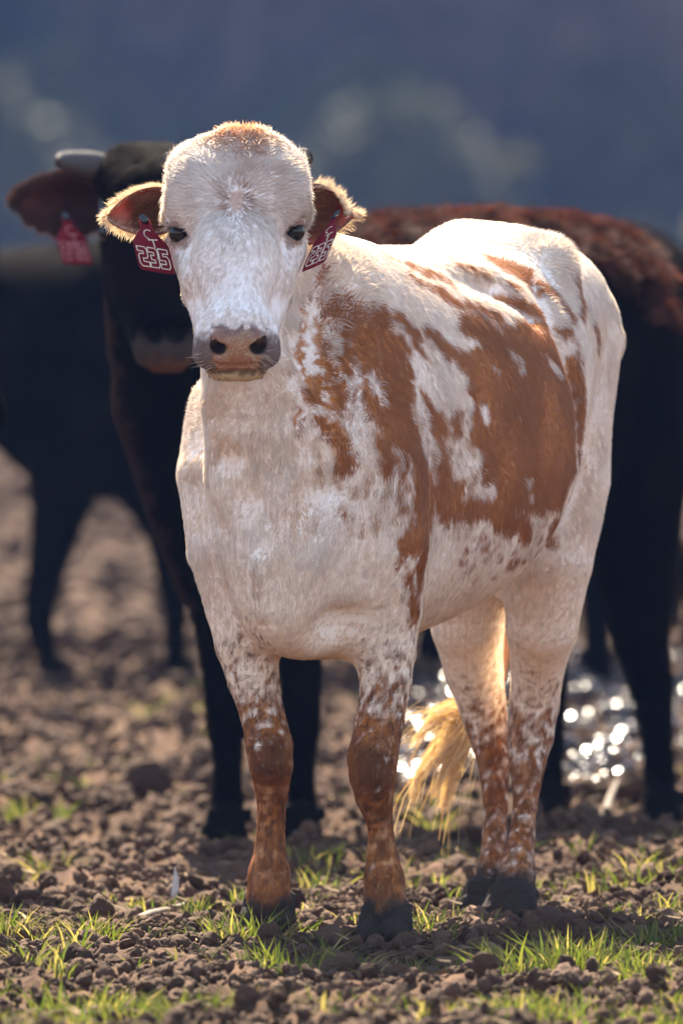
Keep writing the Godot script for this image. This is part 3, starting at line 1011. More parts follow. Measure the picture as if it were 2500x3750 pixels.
func body_coat(p: Vector3, n: Vector3, j: float, fine: float, broad: float) -> Color:
	var k := spotted(p) + 0.0022 * j
	var base := WHITE.lerp(CREAM, clampf(0.20 + 0.35 * broad + 0.25 * j, 0.0, 1.0))
	var leg := p.y
	base = base.lerp(TAN, clampf(0.14 * nz(p, 45.0) + 0.06 * j, 0.0, 0.15))
	for w in washes:
		base = base.lerp(Color(0.72, 0.54, 0.38), 0.5 * smoothstep(w[1], w[1] * 0.45, (p - w[0]).length() + 0.025 * fine))
	var low_leg := smoothstep(0.72, 0.54, leg)
	if leg < 0.72:
		# legs: flecked above, brown from the knees down, darker at knee and pastern
		var hind := p.z < -0.6
		base = base.lerp(CREAM, 0.6 * low_leg)
		var line := 0.36 if hind else 0.44
		var fleck := 0.75 * nz(p * Vector3(1, 0.5, 1), 85.0) + 0.35 * nz(p, 150.0)
		var dense := smoothstep(line + 0.22, line - 0.12, leg) * 1.25 - (0.98 if hind else 0.72) + 0.10 * broad + (0.35 if hind else 0.75) * smoothstep(0.47, 0.22, leg)
		if not hind and absf(p.x + 0.045) < 0.075: dense -= 0.6 * smoothstep(0.46, 0.52, leg)
		var b := smoothstep(-0.14, 0.42, fleck + dense + 0.34 * j)
		var bc := BROWN.lerp(DARK, clampf(0.45 + 0.5 * fine + 0.25 * j, 0.0, 0.9)) if nz(p, 30.0) < 0.42 else BROWN.lerp(TAN, 0.5)
		for e in [px(975, 2775, 0.065), px(1365, 2810, 0.125)]:      # the dark tuft on each knee
			bc = bc.lerp(DARK, 0.85 * smoothstep(0.046, 0.026, (p - e).length() + 0.012 * fine + 0.006 * j))
		bc = bc.lerp(DARK, clampf(0.10 + 0.45 * nz(p * Vector3(1, 0.25, 1), 60.0) + 0.2 * j, 0.0, 0.8))
		base = base.lerp(bc, b * smoothstep(0.72, 0.60, leg))
		base = base.lerp(Color(0.05, 0.040, 0.034), smoothstep(0.085, 0.060, leg + 0.016 * fine + 0.012 * nz(p, 25.0)))
		if leg < 0.64 or p.z > -0.1 or p.z < -0.75:
			return base.lerp(BROWN, smoothstep(-0.002, 0.003, k)) if leg > 0.45 else base
	# chest flecks
	if p.z > -0.1 and p.x > -0.05 and p.y < 0.95:
		var fl := nz(p * Vector3(1, 0.6, 1), 52.0)
		base = base.lerp(TAN, 0.75 * smoothstep(0.28, 0.42, fl + 0.15 * broad))
	elif p.y < 0.78 and p.z < -0.1 and p.z > -0.75:
		var along := p.dot(HF)
		var fl := noise.get_noise_3d(along * 22.0, p.y * 70.0, p.x * 12.0)
		base = base.lerp(BROWN, 0.8 * smoothstep(0.28, 0.42, fl + 0.03 * j) * smoothstep(0.56, 0.62, p.y))
	var brown := BROWN.lerp(TAN, clampf(0.12 + 0.25 * fine + 0.1 * j, 0.0, 0.5))
	return base.lerp(brown, smoothstep(-0.003, 0.003, k))

func hair_style(p: Vector3, n: Vector3) -> Array:
	var c := coat(p, n)
	var long := 0.019
	var up := 0.05
	var dir := -HF * 0.75 + Vector3(0, -0.55, 0)
	var head_d := minf((p - px(868, 720, 0.26)).length() - 0.19, (p - px(868, 1130, 0.42)).length() - 0.165)
	if p.z > 0.13 and head_d < 0.012 * nz(p, 12.0):
		if p.y < muzzle.y + 0.050 and p.z > 0.40:
			if p.y > muzzle.y + 0.036 or absf(p.x - muzzle.x) > 0.052:
				return [0.0055, Vector3(signf(p.x - muzzle.x) * 0.6, -0.6, -0.6), c, 0.0]
			return []
		if (p - px(656, 852, 0.3)).length() < 0.024 or (p - px(1080, 846, 0.3)).length() < 0.024:
			return []
		var q := p - whorl
		dir = Vector3(q.x * 1.2, q.y, 0.0).normalized() + Vector3(0, -0.1, 0)
		long = 0.011 + 0.014 * smoothstep(1.20, 1.36, p.y)
		var top := (p - poll).length()
		if top < 0.09:
			long = lerpf(0.026, long, smoothstep(0.02, 0.09, top))
			up = 0.30 * (1.0 - smoothstep(0.03, 0.09, top))
			dir = Vector3(q.x * 2.0, 0.35, 0.25)
		c = c * rng.randf_range(0.82, 1.12)
	else:
		# short and straight down the legs, longer and swept back over the trunk
		var leg := smoothstep(0.86, 0.50, p.y)
		if p.z > 0.06: leg = maxf(leg, smoothstep(1.0, 0.8, p.y))
		dir += Vector3(nz(p, 5.0), 0.4 * nz(p + Vector3(3, 3, 3), 5.0), 0) * 0.9
		dir = dir.lerp(Vector3(0.25 * nz(p, 9.0), -1, 0), leg)
		long = 0.017 + 0.007 * nz(p, 7.0)
		if p.y > 1.1: long += 0.006
		long = lerpf(long, 0.010, smoothstep(0.75, 0.42, p.y))
		up += 0.05 * maxf(0.0, nz(p, 12.0)) * (1.0 - leg)
		c = c * rng.randf_range(0.85, 1.12)
	if n.z < -0.25 and rng.randf() < 0.35: return []
	return [long, dir, c, up]

func ear(base: Vector3, tip: Vector3, open: Vector3, wide: float, cup: float, inner: Color, tipc: Color, outer: Color, shape := 0.0) -> ArrayMesh:
	# a leaf-shaped cup: two sheets a few millimetres apart, joined at the rim
	var axis := tip - base
	var up := open.normalized().cross(axis.normalized()).normalized()
	var v := PackedVector3Array()
	var c := PackedColorArray()
	var i := PackedInt32Array()
	var na := 16
	var nb := 13
	for sheet in 2:
		for a in na:
			var t := a / float(na - 1)
			var w := wide * (pow(sin(PI * pow(clampf(t * 0.90 + 0.09, 0.0, 1.0), 0.85)), 0.62)) * (1.0 - 0.12 * t)
			for b in nb:
				var s := -1.0 + 2.0 * b / float(nb - 1)
				var dip := cup * (1.0 - s * s) * (0.45 + 0.55 * sin(PI * minf(t + 0.15, 1.0)))
				var p := base + axis * t + up * (s * w) - open.normalized() * dip
				p += open.normalized() * (shape * maxf(s, 0.0) * maxf(s, 0.0) * wide)
				if sheet == 1:
					p -= open.normalized() * 0.006 * (1.0 - pow(absf(s), 6.0)) * (1.0 - pow(t, 8.0))
				v.append(p)
				var rim := smoothstep(0.75, 1.0, absf(s))
				c.append(outer if sheet == 1 else inner.lerp(tipc, clampf(0.75 * smoothstep(0.25, 0.9, t + 0.12 * nz(p, 30.0)) + 0.4 * rim + 0.2 * nz(p, 40.0), 0.0, 1.0)))
	for sheet in 2:
		for a in na - 1:
			for b in nb - 1:
				var q := sheet * na * nb + a * nb + b
				if sheet == 0: i.append_array([q, q + 1, q + nb + 1, q, q + nb + 1, q + nb])
				else: i.append_array([q, q + nb + 1, q + 1, q, q + nb, q + nb + 1])
	var st := SurfaceTool.new()
	st.create_from_arrays(pack(v, c, i))
	st.generate_normals()
	return st.commit()

func pack(v: PackedVector3Array, c: PackedColorArray, i: PackedInt32Array) -> Array:
	var a := []
	a.resize(Mesh.ARRAY_MAX)
	a[Mesh.ARRAY_VERTEX] = v
	a[Mesh.ARRAY_COLOR] = c
	a[Mesh.ARRAY_INDEX] = i
	return a

func ear_fur(base: Vector3, tip: Vector3, open: Vector3, wide: float, cup: float, color: Color, long: float, shape := 0.0) -> PackedFloat32Array:
	var axis := tip - base
	var o := open.normalized()
	var up := o.cross(axis.normalized()).normalized()
	var out := PackedFloat32Array()
	for k in 760:
		var t := rng.randf()
		var edge := k % 2 == 0
		var s := (signf(rng.randf() - 0.5) * rng.randf_range(0.9, 1.0)) if edge else rng.randf_range(-1.0, 1.0)
		if rng.randf() < 0.12:
			t = 0.99
			s = rng.randf_range(-0.6, 0.6)
		var w := wide * (pow(sin(PI * pow(clampf(t * 0.90 + 0.09, 0.0, 1.0), 0.85)), 0.62)) * (1.0 - 0.12 * t)
		var dip := cup * (1.0 - s * s) * (0.45 + 0.55 * sin(PI * minf(t + 0.15, 1.0)))
		var p := base + axis * t + up * (s * w) - o * (dip + 0.005) + o * (shape * maxf(s, 0.0) * maxf(s, 0.0) * wide)
		var dir := (up * s * (1.2 if edge else 0.4) + axis.normalized() * (0.7 + 0.6 * t) - o * (0.25 if edge else 0.5) + Vector3(rng.randfn(), rng.randfn(), rng.randfn()) * 0.25).normalized()
		var n := (-o - dir * (-o).dot(dir)).normalized()
		var l := long * rng.randf_range(0.5, 1.2)
		put(out, Basis(dir.cross(n) * l, dir * l, n * l), p)
		var c := color * rng.randf_range(0.8, 1.15)
		out.append_array([c.r, c.g, c.b, 1.0])
	return out

const DIGITS := {
	"2": [[0, 1, 0.8, 1, 1, 0.85, 1, 0.55, 0.85, 0.42, 0.45, 0.42, 0.45, 0.24, 1, 0.24, 1, 0, 0.2, 0, 0, 0.14, 0, 0.5, 0.16, 0.64, 0.58, 0.64, 0.58, 0.77, 0, 0.77]],
	"3": [[0, 1, 0.8, 1, 1, 0.86, 1, 0.6, 0.9, 0.5, 1, 0.4, 1, 0.14, 0.8, 0, 0, 0, 0, 0.23, 0.58, 0.23, 0.58, 0.39, 0.22, 0.39, 0.22, 0.62, 0.58, 0.62, 0.58, 0.77, 0, 0.77]],
	"5": [[0, 1, 1, 1, 1, 0.78, 0.42, 0.78, 0.42, 0.65, 0.82, 0.65, 1, 0.5, 1, 0.15, 0.8, 0, 0, 0, 0, 0.23, 0.58, 0.23, 0.58, 0.42, 0, 0.42]],
	"4": [[0, 1, 0.4, 1, 0.4, 0.6, 0.6, 0.6, 0.6, 1, 1, 1, 1, 0, 0.6, 0, 0.6, 0.38, 0.2, 0.38, 0, 0.5]],
	"0": [[0.2, 1, 0.8, 1, 1, 0.85, 1, 0.15, 0.8, 0, 0.2, 0, 0, 0.15, 0, 0.85], [0.42, 0.78, 0.58, 0.78, 0.58, 0.22, 0.42, 0.22]],
}

func line_mesh(lines: Array, width: float, closed: bool, fr: Transform3D) -> ArrayMesh:
	# raised print: each line a ribbon with a little height, in the tag's own plane
	var v := PackedVector3Array()
	var i := PackedInt32Array()
	for l in lines:
		var pts := []
		for k in range(0, l.size(), 2): pts.append(Vector2(l[k], l[k + 1]))
		for k in (pts.size() if closed else pts.size() - 1):
			var a: Vector2 = pts[k]
			var b: Vector2 = pts[(k + 1) % pts.size()]
			var d := (b - a).normalized() * width * 0.5
			var s := Vector2(-d.y, d.x)
			var at := v.size()
			for q in [a - d - s, b + d - s, b + d + s, a - d + s]:
				v.append(fr * Vector3(q.x, q.y, 0.0006))
				v.append(fr * Vector3(q.x, q.y, -0.0002))
			i.append_array([at, at + 4, at + 2, at, at + 6, at + 4, at + 1, at, at + 2, at + 1, at + 2, at + 3, at + 3, at + 2, at + 4, at + 3, at + 4, at + 5, at + 5, at + 4, at + 6, at + 5, at + 6, at + 7, at + 7, at + 6, at, at + 7, at, at + 1])
	var st := SurfaceTool.new()
	st.create_from_arrays(pack(v, PackedColorArray(), i) if false else plain_arrays(v, i))
	st.deindex()
	st.generate_normals()
	return st.commit()

func plain_arrays(v: PackedVector3Array, i: PackedInt32Array) -> Array:
	var a := []
	a.resize(Mesh.ARRAY_MAX)
	a[Mesh.ARRAY_VERTEX] = v
	a[Mesh.ARRAY_INDEX] = i
	return a

func ear_tag(cow: Node3D, base: Vector3, x0: Vector3, x1: Vector3, top: Vector3, digits: String, label: String, print_mat: Material) -> void:
	# x0, x1: lower corners of the panel, top: where it is pinned; all in the world
	var xa := (x1 - x0)
	var wide := xa.length()
	xa /= wide
	var mid := (x0 + x1) * 0.5
	var high := (top - mid).length()
	var ya := ((top - mid) - xa * (top - mid).dot(xa) * 0.0).normalized()
	var za := xa.cross(ya).normalized()
	if za.z < 0.0: za = -za
	var fr := Transform3D(Basis(xa, ya, za), x0)
	var cx := wide * 0.5
	var hb := high * 0.52           # height of the square shoulders
	var outline := [Vector2(wide * 0.06, 0.0), Vector2(wide * 0.5, -high * 0.012), Vector2(wide * 0.97, 0.0), Vector2(wide, high * 0.03), Vector2(wide, hb), Vector2(cx + wide * 0.40, hb + high * 0.10), Vector2(cx + wide * 0.17, high * 0.80), Vector2(cx + wide * 0.15, high * 1.0), Vector2(cx, high * 1.05), Vector2(cx - wide * 0.15, high * 1.0), Vector2(cx - wide * 0.17, high * 0.80), Vector2(cx - wide * 0.40, hb + high * 0.10), Vector2(0, hb), Vector2(0, high * 0.10), Vector2(wide * 0.02, high * 0.035)]
	var v := PackedVector3Array()
	var i := PackedInt32Array()
	var tri := Geometry2D.triangulate_polygon(PackedVector2Array(outline))
	var n := outline.size()
	for side in 2:
		for q in outline: v.append(fr * Vector3(q.x, q.y, 0.0 if side == 0 else -0.0022))
	for t in range(0, tri.size(), 3):
		i.append_array([tri[t], tri[t + 2], tri[t + 1], tri[t] + n, tri[t + 1] + n, tri[t + 2] + n])
	for k in n:
		var w := (k + 1) % n
		i.append_array([k, w, w + n, k, w + n, k + n])
	var st := SurfaceTool.new()
	st.create_from_arrays(plain_arrays(v, i))
	st.deindex()
	st.generate_normals()
	var o := part("ear_tag", st.commit(), mats["tag red"], cow, -base)
	o.set_meta("label", label)
	var dw := wide * 0.265
	var dh := high * 0.37
	for k in digits.length():
		var lines := []
		for l in DIGITS[digits[k]]:
			var moved := []
			for q in range(0, l.size(), 2):
				moved.append(wide * (0.075 + 0.292 * k) + l[q] * dw)
				moved.append(high * 0.075 + l[q + 1] * dh)
			lines.append(moved)
		part("numeral", line_mesh(lines, 0.0019, true, fr), print_mat, o)
	var arc := []
	for k in 10:
		var a := lerpf(0.35 * PI, 1.42 * PI, k / 9.0)
		arc.append(cx + wide * 0.02 + cos(a) * wide * 0.13)
		arc.append(high * 0.70 + sin(a) * wide * 0.13)
	part("brand_mark", line_mesh([arc, [cx - wide * 0.02, high * 0.595, cx + wide * 0.22, high * 0.615], [cx + wide * 0.09, high * 0.60, cx + wide * 0.11, high * 0.475]], 0.0022, false, fr), print_mat, o)
	var stud := CylinderMesh.new()
	stud.top_radius = 0.0075
	stud.bottom_radius = 0.0095
	stud.height = 0.008
	stud.radial_segments = 20
	var so := part("stud", stud, mats["black plastic"], o)
	so.transform = Transform3D(Basis(xa, za, -ya), fr * Vector3(cx, high * 0.985, 0.003))

func hoof(center: Vector3, wide: float, high: float, fwd: Vector3, seed_: int) -> ArrayMesh:
	# two claws side by side under a caked band, with mud on them
	var f := Field.new(center - Vector3(0.11, 0.04, 0.13), center + Vector3(0.11, high + 0.05, 0.13), 0.0065)
	var l := Vector3(fwd.z, 0, -fwd.x)
	for s in [-1.0, 1.0]:
		var o: Vector3 = center + l * (wide * 0.26 * s)
		f.cone(o + fwd * 0.030 + Vector3(0, 0.014, 0), o - fwd * 0.022 + Vector3(0, 0.014, 0), wide * 0.24, wide * 0.22, 0.012)
		f.cone(o + fwd * 0.006 + Vector3(0, high * 0.55, 0), o + fwd * 0.028 + Vector3(0, 0.012, 0), wide * 0.23, wide * 0.25, 0.012)
		f.cone(o - fwd * 0.045 + Vector3(0, high * 0.95, 0), o - fwd * 0.047 + Vector3(0, high * 0.8, 0), 0.012, 0.010, 0.01)
	f.cone(center + Vector3(0, high * 0.85, 0) - l * 0.008, center + Vector3(0, high * 0.85, 0) + l * 0.008, wide * 0.42, wide * 0.42, 0.02)
	var rough := FastNoiseLite.new()
	rough.seed = seed_
	rough.frequency = 1.0
	f.roughen(rough, 70.0, 0.006)
	var b := {"v": PackedVector3Array(), "n": PackedVector3Array(), "i": PackedInt32Array()}
	f.mesh(b)
	return array_mesh(b.v, b.n, PackedColorArray(), b.i)

func tube(pts: Array, radii: Array, seg := 10) -> ArrayMesh:
	var v := PackedVector3Array()
	var n := PackedVector3Array()
	var i := PackedInt32Array()
	for k in pts.size():
		var d: Vector3 = (pts[mini(k + 1, pts.size() - 1)] - pts[maxi(k - 1, 0)]).normalized()
		var s := d.cross(Vector3(0.31, 0.2, 0.93)).normalized()
		var u := d.cross(s)
		for q in seg:
			var a := TAU * q / seg
			var o := s * cos(a) + u * sin(a)
			v.append(pts[k] + o * radii[k])
			n.append(o)
	for k in pts.size() - 1:
		for q in seg:
			var a := k * seg + q
			var b := k * seg + (q + 1) % seg
			i.append_array([a, b, b + seg, a, b + seg, a + seg])
	return array_mesh(v, n, PackedColorArray(), facing(v, n, i))

func switch_hair(from: Vector3, to: Vector3, spread: float, count: int, colors: Array, seed_: int) -> ArrayMesh:
	# long curved hairs of a tail switch, gathered in locks
	var r := RandomNumberGenerator.new()
	r.seed = seed_
	var v := PackedVector3Array()
	var n := PackedVector3Array()
	var c := PackedColorArray()
	var i := PackedInt32Array()
	var locks := []
	for k in 8:
		locks.append([Vector3(r.randfn(), r.randfn() * 0.8, r.randfn()) * spread, r.randf_range(0.62, 1.1), r.randf_range(-1, 1)])
	for h in count:
		var lock: Array = locks[r.randi() % locks.size()]
		var start := from.lerp(to, r.randf_range(0.0, 0.35)) + Vector3(r.randfn(), r.randfn(), r.randfn()) * 0.010
		var along: Vector3 = (to - from) * float(lock[1])
		var stray := spread * (1.4 if h % 11 == 0 else 0.15)
		var end: Vector3 = from + along + lock[0] + Vector3(r.randfn(), r.randfn(), r.randfn()) * stray
		var bend := Vector3(0.02 * lock[2], 0.035, 0.02) + Vector3(r.randfn(), r.randfn(), r.randfn()) * 0.006
		var w := r.randf_range(0.0006, 0.0014)
		var a := r.randf() * PI
		var across := Vector3(cos(a), sin(a), 0.3).normalized()
		var col: Color = colors[r.randi() % colors.size()] * r.randf_range(0.8, 1.15)
		var at := v.size()
		for k in 6:
			var t := k / 5.0
			var p := start.lerp(end, t) + bend * sin(PI * t) + Vector3(0.006 * sin(t * 9.0 + lock[2] * 5.0), 0, 0)
			var half: float = w * (1.0 - 0.7 * t)
			v.append(p - across * half); v.append(p + across * half)
			var nn := across.cross(end - start).normalized()
			n.append(nn); n.append(nn)
			c.append(col); c.append(col)
			if k < 5:
				var q := at + k * 2
				i.append_array([q, q + 2, q + 1, q + 1, q + 2, q + 3])
	return array_mesh(v, n, c, i)

func heifer() -> void:
	var base := Vector3(0.13, -0.005, -0.5)
	muzzle = px(868, 1285, 0.50)
	whorl = px(866, 735, 0.36)
	poll = px(888, 512, 0.27)
	var cow := thing("spotted_heifer", "white heifer with red-brown patches and muddy legs, facing the viewer, red ear tags 235", "cow", base)
	var body := {"v": PackedVector3Array(), "n": PackedVector3Array(), "i": PackedInt32Array()}
	var f := heifer_field(Vector3(-0.40, 0.02, -1.42), Vector3(0.66, 1.36, 0.46), 0.0115, false)
	body_field = f
	say("heifer field")
	f.mesh(body)
	say("heifer body %d" % body.v.size())
	# the head has a finer grid; the trunk's mesh is dropped where the head's takes over
	var hb := {"v": PackedVector3Array(), "n": PackedVector3Array(), "i": PackedInt32Array()}
	var h := heifer_field(Vector3(-0.36, 0.93, 0.12), Vector3(0.16, 1.46, 0.54), 0.0050, true)
	h.mesh(hb)
	head_field = h
	var keep := PackedInt32Array()
	for t in range(0, body.i.size(), 3):
		var p: Vector3 = body.v[body.i[t]]
		if p.z > 0.145 and p.y > 0.95 and p.x < 0.14: continue
		keep.append_array([body.i[t], body.i[t + 1], body.i[t + 2]])
	body.i = keep
	var off: int = body.v.size()
	body.v.append_array(hb.v)
	body.n.append_array(hb.n)
	for t in range(0, hb.i.size(), 3):
		var p: Vector3 = hb.v[hb.i[t]]
		if p.z > 0.139 and p.y > 0.944 and p.x < 0.146:
			body.i.append_array([hb.i[t] + off, hb.i[t + 1] + off, hb.i[t + 2] + off])
	say("heifer head %d" % hb.v.size())
	patches()
	var skin := vertex_material("hide", 0.8, 0.15)
	var hide_tex := NoiseTexture2D.new()
	hide_tex.width = 256
	hide_tex.height = 256
	hide_tex.seamless = true
	hide_tex.as_normal_map = true
	hide_tex.bump_strength = 4.0
	var cells := FastNoiseLite.new()
	cells.noise_type = FastNoiseLite.TYPE_CELLULAR
	cells.frequency = 0.06
	hide_tex.noise = cells
	skin.normal_enabled = true
	skin.normal_texture = hide_tex
	skin.normal_scale = 0.8
	skin.uv1_triplanar = true
	skin.uv1_scale = Vector3(16, 16, 16)
	var fur := vertex_material("fur", 0.55, 0.35)
	fur.backlight_enabled = true
	fur.backlight = Color(1.0, 0.96, 0.88)
	var bo := part("body", array_mesh(body.v, body.n, paint(body, coat), body.i), skin, cow, -base)
	bo.set_meta("label", "white hide with red-brown patches")
	say("heifer painted")
	var hair := grow(body, 56000.0, hair_style)
	var ho := multi("fur", hair_clump(7, 0.42, 0.085, 0.03, 11), hair, true, fur, cow)
	ho.position = -base
	say("heifer fur %d" % (hair.size() / 16))
	# ears
	var em := vertex_material("ear skin", 0.7, 0.25)
	em.backlight_enabled = true
	em.backlight = Color(0.75, 0.34, 0.23)
	var ears := [[px(655, 760, 0.20), px(395, 800, 0.20), Vector3(0.12, -0.15, 1.0), 0.046, 0.040, 0.0], [px(1075, 775, 0.18), px(1285, 795, 0.09), Vector3(-0.5, -0.12, 1.0), 0.066, 0.056, 0.5]]
	for e in ears:
		part("ear", ear(e[0], e[1], e[2], e[3], e[4], Color(0.10, 0.038, 0.026), Color(0.42, 0.21, 0.15), Color(0.66, 0.54, 0.42), e[5]), em, cow, -base)
		var eh := multi("ear_hair", hair_clump(5, 0.4, 0.05, 0.05, 12, 0.5), ear_fur(e[0], e[1], e[2], e[3], e[4], Color(0.70, 0.58, 0.44), 0.014, e[5]), true, fur, cow)
		eh.position = -base
		# brown hair inside the cup, from the root outwards
		var inside := PackedFloat32Array()
		var o: Vector3 = e[2].normalized()
		var ax: Vector3 = e[1] - e[0]
		var up: Vector3 = o.cross(ax.normalized()).normalized()
		for k in 260:
			var t := rng.randf_range(0.05, 0.55)
			var sd2 := rng.randf_range(-0.85, 0.85)
			var p: Vector3 = e[0] + ax * t + up * (sd2 * e[3] * 0.9) - o * (e[4] * (1.0 - sd2 * sd2) * 0.85 - 0.004)
			var dir := (ax.normalized() + up * (-sd2 * 0.6) + o * 0.35 + Vector3(rng.randfn(), rng.randfn(), rng.randfn()) * 0.25).normalized()
			var nn := (o - dir * o.dot(dir)).normalized()
			var l := rng.randf_range(0.014, 0.028)
			put(inside, Basis(dir.cross(nn) * l, dir * l, nn * l), p)
			var hc := Color(0.24, 0.11, 0.055) * rng.randf_range(0.6, 1.3)
			inside.append_array([hc.r, hc.g, hc.b, 1.0])
		var ih := multi("ear_hair", hair_clump(5, 0.3, 0.05, 0.06, 13, 0.4), inside, true, fur, cow)
		ih.position = -base
	# eyes with lashes
	for e in [px(656, 853, 0.289), px(1079, 847, 0.289)]:
		var s := SphereMesh.new()
		s.radius = 0.0185
		s.height = 0.037
		s.radial_segments = 24
		s.rings = 12
		part("eye", s, mats["eye"], cow, e - base)
	# sand stuck to the wet nose
	var sand := PackedFloat32Array()
	for k in 420:
		var v := rng.randfn(0.012, 0.014) if k % 3 else rng.randf_range(-0.03, 0.03)
		var q := muzzle + Vector3(rng.randf_range(-0.040, 0.040), v, 0)
		var zz := 0.56
		while zz > 0.40 and sample(Vector3(q.x, q.y, zz)) > 0.0: zz -= 0.001
		if zz < 0.455: continue
		if (Vector3(q.x, q.y, zz) - px(800, 1262, zz)).length() < 0.019 or (Vector3(q.x, q.y, zz) - px(942, 1262, zz)).length() < 0.019: continue
		var r := rng.randf_range(0.0005, 0.0014)
		put(sand, Basis.from_euler(Vector3(rng.randf() * 6.0, rng.randf() * 6.0, 0)) * Basis.from_scale(Vector3(r * 1.5, r, r)), Vector3(q.x, q.y, zz))
		var sc := Color(0.50, 0.38, 0.22) * rng.randf_range(0.6, 1.1)
		sand.append_array([sc.r, sc.g, sc.b, 1.0])
	var sd := multi("nose_sand", lump(61, 4), sand, true, vertex_material("sand", 0.9, 0.2), cow)
	sd.position = -base
	# whiskers round the lips
	var whisk := PackedFloat32Array()
	for k in 90:
		var sgn := -1.0 if k % 2 else 1.0
		var q := muzzle + Vector3(sgn * rng.randf_range(0.02, 0.072), rng.randf_range(-0.052, 0.0), 0)
		var zz := 0.56
		while zz > 0.38 and sample(Vector3(q.x, q.y, zz)) > 0.0: zz -= 0.002
		if zz < 0.39: continue
		var dir := Vector3(sgn * rng.randf_range(0.3, 1.0), rng.randf_range(-0.8, 0.1), rng.randf_range(0.0, 0.7)).normalized()
		var nn := (Vector3(0, 0, 1) - dir * dir.z).normalized()
		var l := rng.randf_range(0.015, 0.04)
		put(whisk, Basis(dir.cross(nn) * l, dir * l, nn * l), Vector3(q.x, q.y, zz))
		whisk.append_array([0.55, 0.48, 0.40, 1.0])
	var wo := multi("whiskers", hair_clump(1, 0.0, 0.022, 0.03, 45), whisk, true, fur, cow)
	wo.position = -base
	# lashes
	var lash := PackedFloat32Array()
	for e in [[px(640, 832, 0.305), px(684, 836, 0.318), -1.0], [px(1096, 826, 0.305), px(1052, 830, 0.318), 1.0]]:
		for k in 26:
			var p: Vector3 = e[0].lerp(e[1], rng.randf())
			var dir := Vector3(e[2] * rng.randf_range(0.1, 0.9), rng.randf_range(-0.7, -0.1), 0.8).normalized()
			var nn := (Vector3(0, 0.4, 1) - dir * Vector3(0, 0.4, 1).dot(dir)).normalized()
			var l := rng.randf_range(0.010, 0.018)
			put(lash, Basis(dir.cross(nn) * l, dir * l, nn * l), p)
			lash.append_array([0.05, 0.028, 0.018, 1.0])
	var lo := multi("eyelashes", hair_clump(2, 0.1, 0.06, 0.03, 44), lash, true, fur, cow)
	lo.position = -base
	# horn buds
	for e in [[px(640, 600, 0.17), px(592, 575, 0.17)], [px(1100, 585, 0.17), px(1140, 560, 0.17)]]:
		part("horn_bud", tube([e[0], e[0].lerp(e[1], 0.6), e[0].lerp(e[1], 0.9), e[1]], [0.020, 0.017, 0.011, 0.002], 14), mats["horn"], cow, -base)
	# tags
	var ink := material("tag print", Color(0.62, 0.55, 0.44), 0.6)
	ear_tag(cow, base, px(512, 985, 0.30), px(643, 1005, 0.32), px(528, 800, 0.275), "235", "dark red ear tag printed 235, seen flat", ink)
	ear_tag(cow, base, px(1104, 996, 0.29), px(1190, 958, 0.255), px(1228, 785, 0.19), "235", "dark red ear tag printed 235, seen edge-on", ink)
	# hooves
	var fw := HF
	part("hoof", hoof(px(985, 3395, -0.02), 0.088, 0.055, fw, 1), mats["hoof mud"], cow, -base)
	part("hoof", hoof(px(1415, 3440, 0.055), 0.088, 0.055, fw, 2), mats["hoof mud"], cow, -base)
	part("hoof", hoof(px(1872, 3372, -0.97), 0.088, 0.05, Vector3(-0.5, 0, 0.866), 3), mats["hoof mud"], cow, -base)
	part("hoof", hoof(px(1775, 3350, -1.10), 0.078, 0.05, Vector3(-0.5, 0, 0.866), 4), mats["hoof mud"], cow, -base)
	# tail: hangs behind the thighs, its pale switch blown to the side
	var tp := [px(2120, 1150, -1.40), px(2040, 1500, -1.47), px(1930, 1900, -1.47), px(1865, 2180, -1.45), px(1850, 2330, -1.43), px(1835, 2480, -1.40), px(1780, 2600, -1.38)]
	var tail := part("tail", tube(tp, [0.024, 0.020, 0.017, 0.015, 0.013, 0.011, 0.007]), mats["tail hide"], cow, -base)
	var sw := vertex_material("switch hair", 0.45, 0.4)
	sw.backlight_enabled = true
	sw.backlight = Color(0.9, 0.82, 0.62)
	part("tail_switch", switch_hair(px(1790, 2560, -1.38), px(1590, 2900, -1.34), 0.036, 1000, [Color(0.62, 0.47, 0.27), Color(0.48, 0.32, 0.15), Color(0.72, 0.60, 0.41)], 5), sw, tail)
	say("heifer done")

var washes := []            # cream-stained hair on the throat and chest

